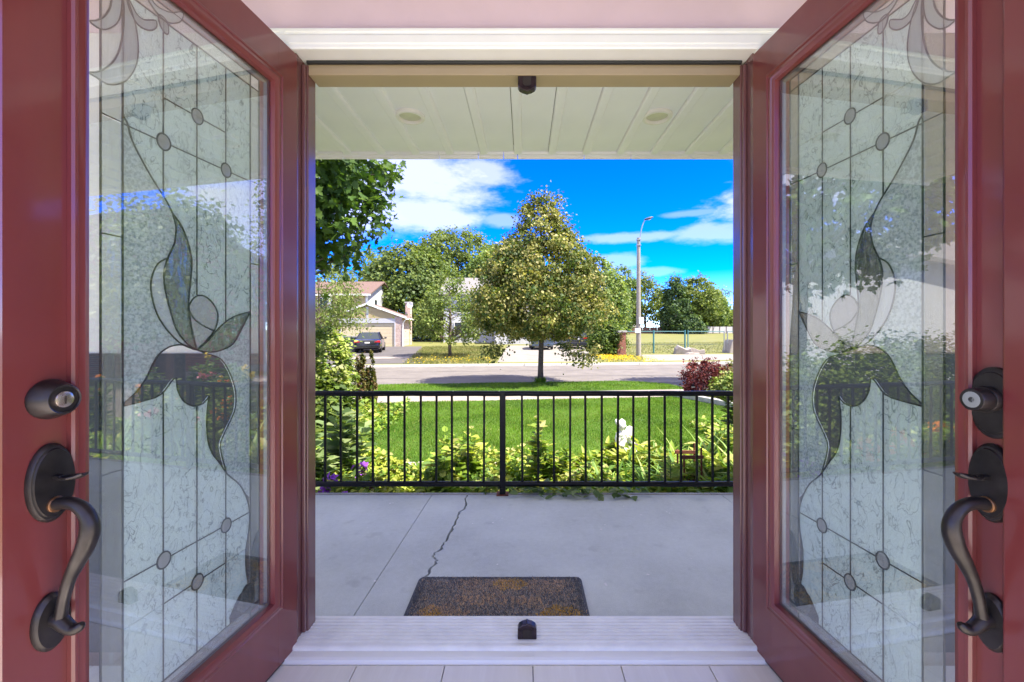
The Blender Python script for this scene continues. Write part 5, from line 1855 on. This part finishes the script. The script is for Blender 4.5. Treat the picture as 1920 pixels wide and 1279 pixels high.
# white fence far across the field
wf = thing('white_fence', 'weathered pale board fence beyond the field trees', 'fence', (0, 0, 0))
for i in range(9):
    x0_ = 36.5 + i * 1.55
    p = BASE(x0_, 100)
    b = MB()
    for j in range(8):
        b.box(x0_ + .05 + j * .185, x0_ + .05 + j * .185 + .175, 99.98, 100.0, p[2] + .1, p[2] + 1.62 - .02 * (j % 2))
    b.build('fence_panel', M['fence_white'], wf)
    b = MB()
    b.box(x0_ - .07, x0_ + .07, 99.93, 100.05, p[2] - .1, p[2] + 1.70)
    b.build('fence_post', M['bark'], wf)
bl = thing('wooden_barrier', 'dark wooden fence behind the teal gate far across the field', 'fence', (0, 0, 0))
for i in range(10):
    x0_ = 19 + i * 1.7
    p = BASE(x0_, 99)
    b = MB()
    b.box(x0_, x0_ + 1.66, 99, 99.06, p[2], p[2] + 1.5)
    b.build('fence_panel', M['fence_brown'], bl)

# ------------------------------------------------------------------ houses
def gable(b_, x0, x1, y0, y1, zw, zr, along='x', ov=.3, th=.14):
    """two roof slabs"""
    if along == 'x':
        ym = (y0 + y1) / 2
        sl = (zr - zw) / (ym - y0)
        for s0, ye in ((-1, y0 - ov), (1, y1 + ov)):
            ze = zw - sl * ov
            b_.prism([(ye, ze), (ym, zr), (ym, zr + th), (ye, ze + th)], x0 - ov, x1 + ov, map_=lambda a, c, t: (t, a, c))
    else:
        xm = (x0 + x1) / 2
        sl = (zr - zw) / (xm - x0)
        for xe in (x0 - ov, x1 + ov):
            ze = zw - sl * ov
            b_.prism([(xe, ze), (xm, zr), (xm, zr + th), (xe, ze + th)], y0 - ov, y1 + ov)


def window(parent, x0, x1, y, z0, z1, side='y', mat='white_paint'):
    b_ = MB()
    t = .06
    if side == 'y':
        for r in ((x0, x1, z0, z0 + t), (x0, x1, z1 - t, z1), (x0, x0 + t, z0 + t, z1 - t), (x1 - t, x1, z0 + t, z1 - t), ((x0 + x1) / 2 - .025, (x0 + x1) / 2 + .025, z0 + t, z1 - t)):
            b_.box(r[0], r[1], y - .05, y + .01, r[2], r[3])
        f = b_.build('window', M[mat], parent)
        p_ = MB()
        p_.box(x0 + t, x1 - t, y - .015, y + .005, z0 + t, z1 - t)
        p_.build('pane', M['dark_glass'], f)
    else:
        for r in ((x0, x1, z0, z0 + t), (x0, x1, z1 - t, z1), (x0, x0 + t, z0 + t, z1 - t), (x1 - t, x1, z0 + t, z1 - t)):
            b_.box(y - .01, y + .05, r[0], r[1], r[2], r[3])
        f = b_.build('window', M[mat], parent)
        p_ = MB()
        p_.box(y - .005, y + .015, x0 + t, x1 - t, z0 + t, z1 - t)
        p_.build('pane', M['dark_glass'], f)


# yellow house with the front garage
yh = thing('yellow_house', 'pale yellow house with brown roof and brick sided double garage', 'house', (0, 0, 0))
Yg = 39.0
g0_, g1_ = -17.5, -11.15
dz0 = -.42
dl, dr, dt = -16.75, -11.86, 1.72


def part(name, mat, f, parent=yh, **kw):
    b_ = MB()
    f(b_)
    return b_.build(name, M[mat], parent, **kw)


part('garage_wall', 'siding_yellow', lambda q: (q.prism([(g0_ + .02, 2.18), (g1_ - .02, 2.18), (g1_ - .02, 2.27), ((g0_ + g1_) / 2, 3.32), (g0_ + .02, 2.27)], Yg, Yg + .2), q.box(g0_, g1_, Yg + 2.4, Yg + 2.6, -.6, 2.2), q.box(g0_, g0_ + .2, Yg + .2, Yg + 2.4, -.6, 2.2)))
for i in range(9):
    z_ = 2.21 + i * .12
    xm = (g0_ + g1_) / 2
    hwid = max(.1, (3.25 - z_) / (3.32 - 2.27) * 3.17)
    part('siding_board', 'siding_yellow', lambda q: q.box(max(g0_ + .03, xm - hwid), min(g1_ - .03, xm + hwid), Yg - .022 - .004 * (i % 2), Yg - .002, z_, z_ + .105))
part('brick_pier', 'brick', lambda q: q.box(g1_ - .66, g1_, Yg - .03, Yg + .25, -.6, 2.30))
part('brick_pier', 'brick', lambda q: q.box(g0_, g0_ + .68, Yg - .03, Yg + .25, -.6, 2.178))
part('side_wall', 'brick', lambda q: q.box(g1_ - .22, g1_ - .02, Yg + .25, Yg + 2.6, -.6, 2.2))
part('garage_trim', 'siding_white', lambda q: (q.box(dl - .10, dl, Yg - .06, Yg + .1, dz0, dt + .02), q.box(dr, dr + .10, Yg - .06, Yg + .1, dz0, dt + .02), q.box(dl - .10, dr + .10, Yg - .05, Yg + .1, dt + .02, 2.17), q.box((g0_ + g1_) / 2 - .1, (g0_ + g1_) / 2 + .1, Yg - .045, Yg - .028, 2.18, 3.2)))
for i in range(7):
    z_ = dz0 + i * (dt - dz0) / 7
    part('door_panel', 'cream_door', lambda q: q.box(dl, dr, Yg + .05, Yg + .10, z_ + .006, z_ + (dt - dz0) / 7 - .006), bevel=.01)
part('gable_vent', 'galv', lambda q: q.box((g0_ + g1_) / 2 - .12, (g0_ + g1_) / 2 + .12, Yg - .07, Yg - .046, 2.55, 2.80))
part('roof', 'roof_brown', lambda q: gable(q, g0_, g1_, Yg + .24, Yg + 2.4, 2.25, 3.40, 'y', .38))
xm = (g0_ + g1_) / 2
part('fascia', 'white_paint', lambda q: (q.prism([(g0_ - .42, 2.12), (xm, 3.41), (xm, 3.59), (g0_ - .42, 2.30)], Yg - .20, Yg - .143), q.prism([(g1_ + .42, 2.12), (xm, 3.41), (xm, 3.59), (g1_ + .42, 2.30)], Yg - .20, Yg - .143),
                                         q.box(g1_ + .38, g1_ + .50, Yg - .20, Yg + 2.7, 2.06, 2.20)))
part('downspout', 'white_paint', lambda q: q.tube([(g1_ + .42, Yg - .2, 2.1), (g1_ + .10, Yg - .08, 1.75), (g1_ + .06, Yg - .08, .9), (g1_ + .06, Yg - .08, -.4)], .045, 6))
# two-storey body behind
hx0, hx1, hy0, hy1 = -31, -16.55, 45.2, 53.2
part('wall', 'siding_yellow', lambda q: (q.box(hx0, hx1 - .02, hy0, hy1, -.6, 4.95), q.prism([(hy0 + .02, 4.96), (hy1 - .02, 4.96), ((hy0 + hy1) / 2, 6.45)], hx0 + .02, hx1 - .02, map_=lambda a, c, t: (t, a, c))))
part('gable_siding', 'siding_white', lambda q: (q.box(hx1 - .015, hx1, hy0 + .01, hy1 - .01, 2.3, 4.95), q.prism([(hy0 + .05, 4.96), (hy1 - .05, 4.96), ((hy0 + hy1) / 2, 6.40)], hx1 - .015, hx1, map_=lambda a, c, t: (t, a, c))))
part('main_roof', 'roof_brown', lambda q: gable(q, hx0, hx1, hy0, hy1, 5.0, 6.55, 'x', .45))
part('eaves_gutter', 'white_paint', lambda q: q.box(hx0 - .45, hx1 + .46, hy0 - .60, hy0 - .45, 4.72, 4.90))
part('corner_trim', 'white_paint', lambda q: (q.box(hx1 - .25, hx1 - .004, hy0 - .03, hy0 - .003, 2.3, 4.8), q.box(-20.75, -20.35, hy0 - .03, hy0 - .003, 2.3, 4.8)))
window(yh, -21.9, -20.8, hy0, 3.3, 4.6)
window(yh, -24.8, -23.4, hy0, 3.3, 4.6)
window(yh, 47.0, 48.0, hx1, 3.3, 4.5, 'x')
# entrance wing left of the garage
part('entry_wall', 'brick', lambda q: q.box(-31, g0_ - .02, 43.0, 43.25, -.6, 2.3))
part('entry_eaves', 'white_paint', lambda q: q.box(-31, g0_ - .40, 41.2, 43.3, 2.25, 2.42))
part('entry_column', 'brick', lambda q: q.box(-18.9, -18.5, 41.5, 41.9, -.5, 2.24))
part('entry_door', 'siding_white', lambda q: q.box(-20.4, -19.4, 42.93, 42.99, -.45, 1.65))
window(yh, -18.4, -17.7, 43.0, .2, 1.6)
ch = part('chimney', 'brick', lambda q: q.box(-11.62, -11.14, 41.7, 42.3, -.5, 3.75))
part('chimney_cap', 'kerbstone', lambda q: q.box(-11.69, -11.07, 41.63, 42.37, 3.752, 3.86), ch)
b = MB()
b.lathe([(.02, 0), (.12, .015), (.22, .05), (.30, .10), (.29, .105), (.1, .03)], 16, lambda x_, y_, z_: (-11.1 + x_, 41.5 - z_, 3.55 + y_))
b.build('satellite_dish', M['white_paint'], ch, True)

# white house behind the linden
wh_ = thing('white_house', 'white sided two storey house mostly hidden behind the linden', 'house', (0, 0, 0))
part('wall', 'siding_white', lambda q: (q.box(-9.0, 6.0, 47.5, 56, -.5, 5.2), q.box(-3.0, 5.2, 43.5, 47.49, -.5, 2.6)), wh_)
part('roof', 'grey_roof', lambda q: gable(q, -9, 6, 47.5, 56, 5.2, 7.3, 'x', .5), wh_)
part('garage_roof', 'grey_roof', lambda q: q.prism([(43.0, 2.55), (47.48, 3.7), (47.48, 3.85), (43.0, 2.70)], -3.3, 5.5, map_=lambda a, c, t: (t, a, c)), wh_)
for i in range(6):
    part('siding_board', 'siding_white', lambda q: q.box(-8.98, 5.98, 47.47, 47.495, 2.9 + i * .35, 2.9 + i * .35 + .33), wh_)
for i in range(4):
    part('door_panel', 'siding_white', lambda q: q.box(-1.6, 3.6, 43.42, 43.48, -.35 + i * .55, .18 + i * .55), wh_, bevel=.01)
window(wh_, -7.6, -6.0, 47.46, 3.0, 4.4)
window(wh_, -4.6, -3.2, 47.46, 3.0, 4.4)
window(wh_, 1.6, 3.2, 47.46, 3.0, 4.4)
window(wh_, -7.8, -5.8, 47.46, .6, 2.0)


def plain_house(name, label, x0, x1, y0, y1, zb, zw, zr, mat, roof, along='x', group=None):
    h = thing(name, label, 'house', (0, 0, 0), 0, group)
    q = MB()
    q.box(x0, x1, y0, y1, zb, zw)
    if along == 'x':
        q.prism([(y0, zw + .002), (y1, zw + .002), ((y0 + y1) / 2, zr - .05)], x0 + .05, x1 - .05, map_=lambda a, c, t: (t, a, c))
    q.build('wall', M[mat], h)
    q = MB()
    gable(q, x0, x1, y0, y1, zw + .02, zr, along, .4)
    q.build('roof', M[roof], h)
    w = (x1 - x0)
    for k in range(3):
        window(h, x0 + w * (.12 + .3 * k), x0 + w * (.12 + .3 * k) + min(1.6, w * .16), y0, zw - 1.9, zw - .7)
    return h


plain_house('far_house', 'pale far house glimpsed between the field tree trunks, nearest the lamp pole', 26, 35, 128, 136, -.2, 4.6, 7.0, 'siding_beige', 'grey_roof')
plain_house('far_house', 'pale far house glimpsed above the white fence', 44, 58, 130, 139, -.2, 4.6, 7.2, 'siding_beige', 'grey_roof')
plain_house('brick_neighbour_house', 'red brick neighbour house east of the driveway', 17, 28, 9.5, 19, -.7, 4.4, 6.2, 'brick_red', 'grey_roof')
plain_house('white_neighbour_house', 'white sided neighbour house west of the cedar hedge', -26, -12.5, 9.0, 19, -.7, 2.7, 4.6, 'siding_white', 'grey_roof')
bf = thing('brown_fence', 'brown board fence beside the brick neighbour house', 'fence', (0, 0, 0))
for i in range(46):
    b = MB()
    b.box(0, .155, 0, .02, 0, 1.75)
    o = b.build('fence_board', M['fence_brown'], bf) if i == 0 else link('fence_board', bme2, bf)
    bme2 = o.data
    o.location = (11.6 + i * .165, 10.4 + i * .10, -.65 + .01 * math.sin(i * 7.1))

# ------------------------------------------------------------------ cars
def car(name, label, loc, rz, L, W, H, paint, sedan=True, group=None):
    root = thing(name, label, 'car', loc, rz, group)
    # stations along the length, rear at y = 0; (y, half width, z low, z belt)
    st = [(0.0, .80, .42, .62 if sedan else .72), (.06, .92, .30, .86 if sedan else .95), (.30, .98, .22, .95 if sedan else 1.00), (.9, 1.0, .20, .97 if sedan else 1.02), (1.8, 1.0, .20, .95), (2.9, 1.0, .20, .92), (3.5, .98, .20, .88), (4.1, .94, .22, .80), (4.5, .86, .28, .70), (4.65, .72, .38, .58)]
    k = L / 4.65
    b_ = MB()
    vs_ = []
    NP = 10
    for y, w, zl, zb in st:
        w *= W / 2
        zb *= H / 1.45
        ring = [(-w * .86, zl), (-w * .985, zl + .10), (-w, zl + (zb - zl) * .55), (-w * .965, zb - .06), (-w * .88, zb), (w * .88, zb), (w * .965, zb - .06), (w, zl + (zb - zl) * .55), (w * .985, zl + .10), (w * .86, zl)]
        vs_ += [(x_, y * k, z_) for x_, z_ in ring]
    fs_ = [(NP * i + j, NP * i + (j + 1) % NP, NP * (i + 1) + (j + 1) % NP, NP * (i + 1) + j) for i in range(len(st) - 1) for j in range(NP)]
    fs_ += [tuple(range(NP - 1, -1, -1)), tuple(NP * (len(st) - 1) + j for j in range(NP))]
    b_.add(vs_, fs_)
    b_.build('body', M[paint], root, True, flip=True)
    # cabin: belt line, then roof, glass between pillars
    zb0, zr = (.95 if sedan else 1.0) * H / 1.45 - .02, H
    ys = (.62, 1.25, 2.35, 3.35) if sedan else (.22, .55, 2.6, 3.4)
    w0, w1 = W / 2 * .90, W / 2 * .66
    P_ = lambda y, w, z: [(-w, y * k, z), (w, y * k, z)]
    base_r, roof_r, roof_f, base_f = P_(ys[0], w0, zb0), P_(ys[1], w1, zr - .03), P_(ys[2], w1, zr - .02), P_(ys[3], w0 * .97, zb0 - .05)
    b_ = MB()
    mid = [(-w1 * .6, (ys[1] + .25) * k, zr), (w1 * .6, (ys[1] + .25) * k, zr), (w1 * .6, (ys[2] - .15) * k, zr), (-w1 * .6, (ys[2] - .15) * k, zr)]
    b_.add([roof_r[0], roof_r[1], roof_f[1], roof_f[0]] + mid, [(0, 1, 5, 4), (1, 2, 6, 5), (2, 3, 7, 6), (3, 0, 4, 7), (4, 5, 6, 7)])
    for pts_ in ((base_r[0], roof_r[0]), (base_r[1], roof_r[1]), (roof_f[0], base_f[0]), (roof_f[1], base_f[1])):
        b_.tube(pts_, .045, 6)
    for s0 in (0, 1):
        mx_ = [(base_r[s0][0], (ys[0] + ys[3]) / 2 * k, zb0), (roof_r[s0][0], (ys[1] + ys[2]) / 2 * k, zr - .03)]
        b_.tube(mx_, .04, 6)
    b_.build('roof', M[paint], root, True)
    ins = .012
    b_ = MB()
    b_.add([base_r[0], base_r[1], roof_r[1], roof_r[0]], [(0, 1, 2, 3)])
    b_.build('rear_window', M['dark_glass'], root)
    b_ = MB()
    b_.add([base_f[0], base_f[1], roof_f[1], roof_f[0]], [(0, 3, 2, 1)])
    b_.build('windscreen', M['dark_glass'], root)
    for s0 in (0, 1):
        b_ = MB()
        b_.add([base_r[s0], base_f[s0], roof_f[s0], roof_r[s0]], [(0, 1, 2, 3)])
        b_.build('side_window', M['dark_glass'], root)
    for y in (.85, 3.65):
        for s0 in (-1, 1):
            wr = .33
            b_ = MB()
            b_.lathe([(.20, -.10), (wr - .02, -.10), (wr, -.07), (wr, .07), (wr - .02, .10), (.20, .10)], 20, lambda x_, y_, z_: (s0 * (W / 2 - .11) + z_, y * k + x_, wr + y_))
            wo = b_.build('wheel', M['tyre'], root, True)
            b_ = MB()
            b_.lathe([(.19, .0), (.19, .07), (.15, .085), (.05, .08), (.04, .095), (.0, .095)], 16, lambda x_, y_, z_: (s0 * (W / 2 - .11 + z_), y * k + x_, wr + y_))
            b_.build('rim', M['rim'], wo, True)
    zt = (.80 if sedan else .88) * H / 1.45
    for s0 in (-1, 1):
        b_ = MB()
        b_.prism([(s0 * W * .235, zt - .05), (s0 * W * .47, zt - .09), (s0 * W * .475, zt + .05), (s0 * W * .40, zt + .065)], -.012, .16)
        b_.build('tail_light', M['tail'], root, bevel=.01)
        b_ = MB()
        b_.lathe([(.03, -.07), (.075, -.05), (.085, .05), (.04, .075)], 10, lambda x_, y_, z_: (s0 * (W / 2 + .07) + x_ * 1.2, 2.95 * k + z_, zb0 + .06 + y_ * .8))
        b_.tube([(s0 * (W / 2 - .06), 3.0 * k, zb0 + .0), (s0 * (W / 2 + .05), 2.98 * k, zb0 + .04)], .02, 5)
        b_.build('wing_mirror', M[paint], root, True)
    b_ = MB()
    b_.prism([(-W * .46, .30), (W * .46, .30), (W * .47, .48), (W * .40, .53), (-W * .40, .53), (-W * .47, .48)], -.05, .10)
    b_.build('bumper', M[paint], root, bevel=.03)
    b_ = MB()
    b_.box(-.16, .16, -.025, -.006, zt - .13, zt - .04)
    b_.build('number_plate', M['sign_white'], root)
    return root


car('black_sedan', 'glossy black sedan with red tail lights parked before the yellow garage', (-10.75, 29.2, float(zfar(np.array([[-10.75, 30.5]]))[0]) + .02), .24, 4.65, 1.80, 1.42, 'car_black')
car('blue_car', 'grey blue car parked behind the linden trunk', (1.42, 33.2, float(zfar(np.array([[1.4, 34.5]]))[0]) + .02), 0.03, 4.5, 1.80, 1.62, 'car_blue', False)
car('charcoal_car', 'charcoal car mostly hidden behind the linden foliage', (4.25, 34.2, float(zfar(np.array([[4.2, 35.5]]))[0]) + .02), -.02, 4.5, 1.80, 1.50, 'car_dark', False)


def bin_(label, x, y):
    t = thing('wheelie_bin', label, 'bin', BASE(x, y), 0, 'dark bins beside the black sedan')
    b_ = MB()
    b_.add([(-.24, -.28, .06), (.24, -.28, .06), (.24, .26, .06), (-.24, .26, .06), (-.31, -.36, 1.0), (.31, -.36, 1.0), (.31, .32, 1.0), (-.31, .32, 1.0)], [(0, 3, 2, 1), (4, 5, 6, 7), (0, 1, 5, 4), (1, 2, 6, 5), (2, 3, 7, 6), (3, 0, 4, 7)])
    b_.build('tub', M['bin'], t, bevel=.03)
    b_ = MB()
    b_.prism([(-.40, 1.005), (.34, 1.005), (.34, 1.05), (.2, 1.10), (-.34, 1.08), (-.40, 1.04)], -.33, .33, map_=lambda a, c, q: (q, a, c))
    b_.build('lid', M['bin'], t, bevel=.012)
    for s0 in (-1, 1):
        b_ = MB()
        b_.lathe([(.10, -.025), (.10, .025)], 14, lambda x_, y_, z_: (s0 * .26 + z_, .26 + x_, .10 + y_))
        b_.build('wheel', M['tyre'], t)


bin_('dark lidded bin touching the left side of the black sedan', -12.55, 31.5)
bin_('dark lidded bin half hidden by the variegated shrub', -13.3, 31.6)
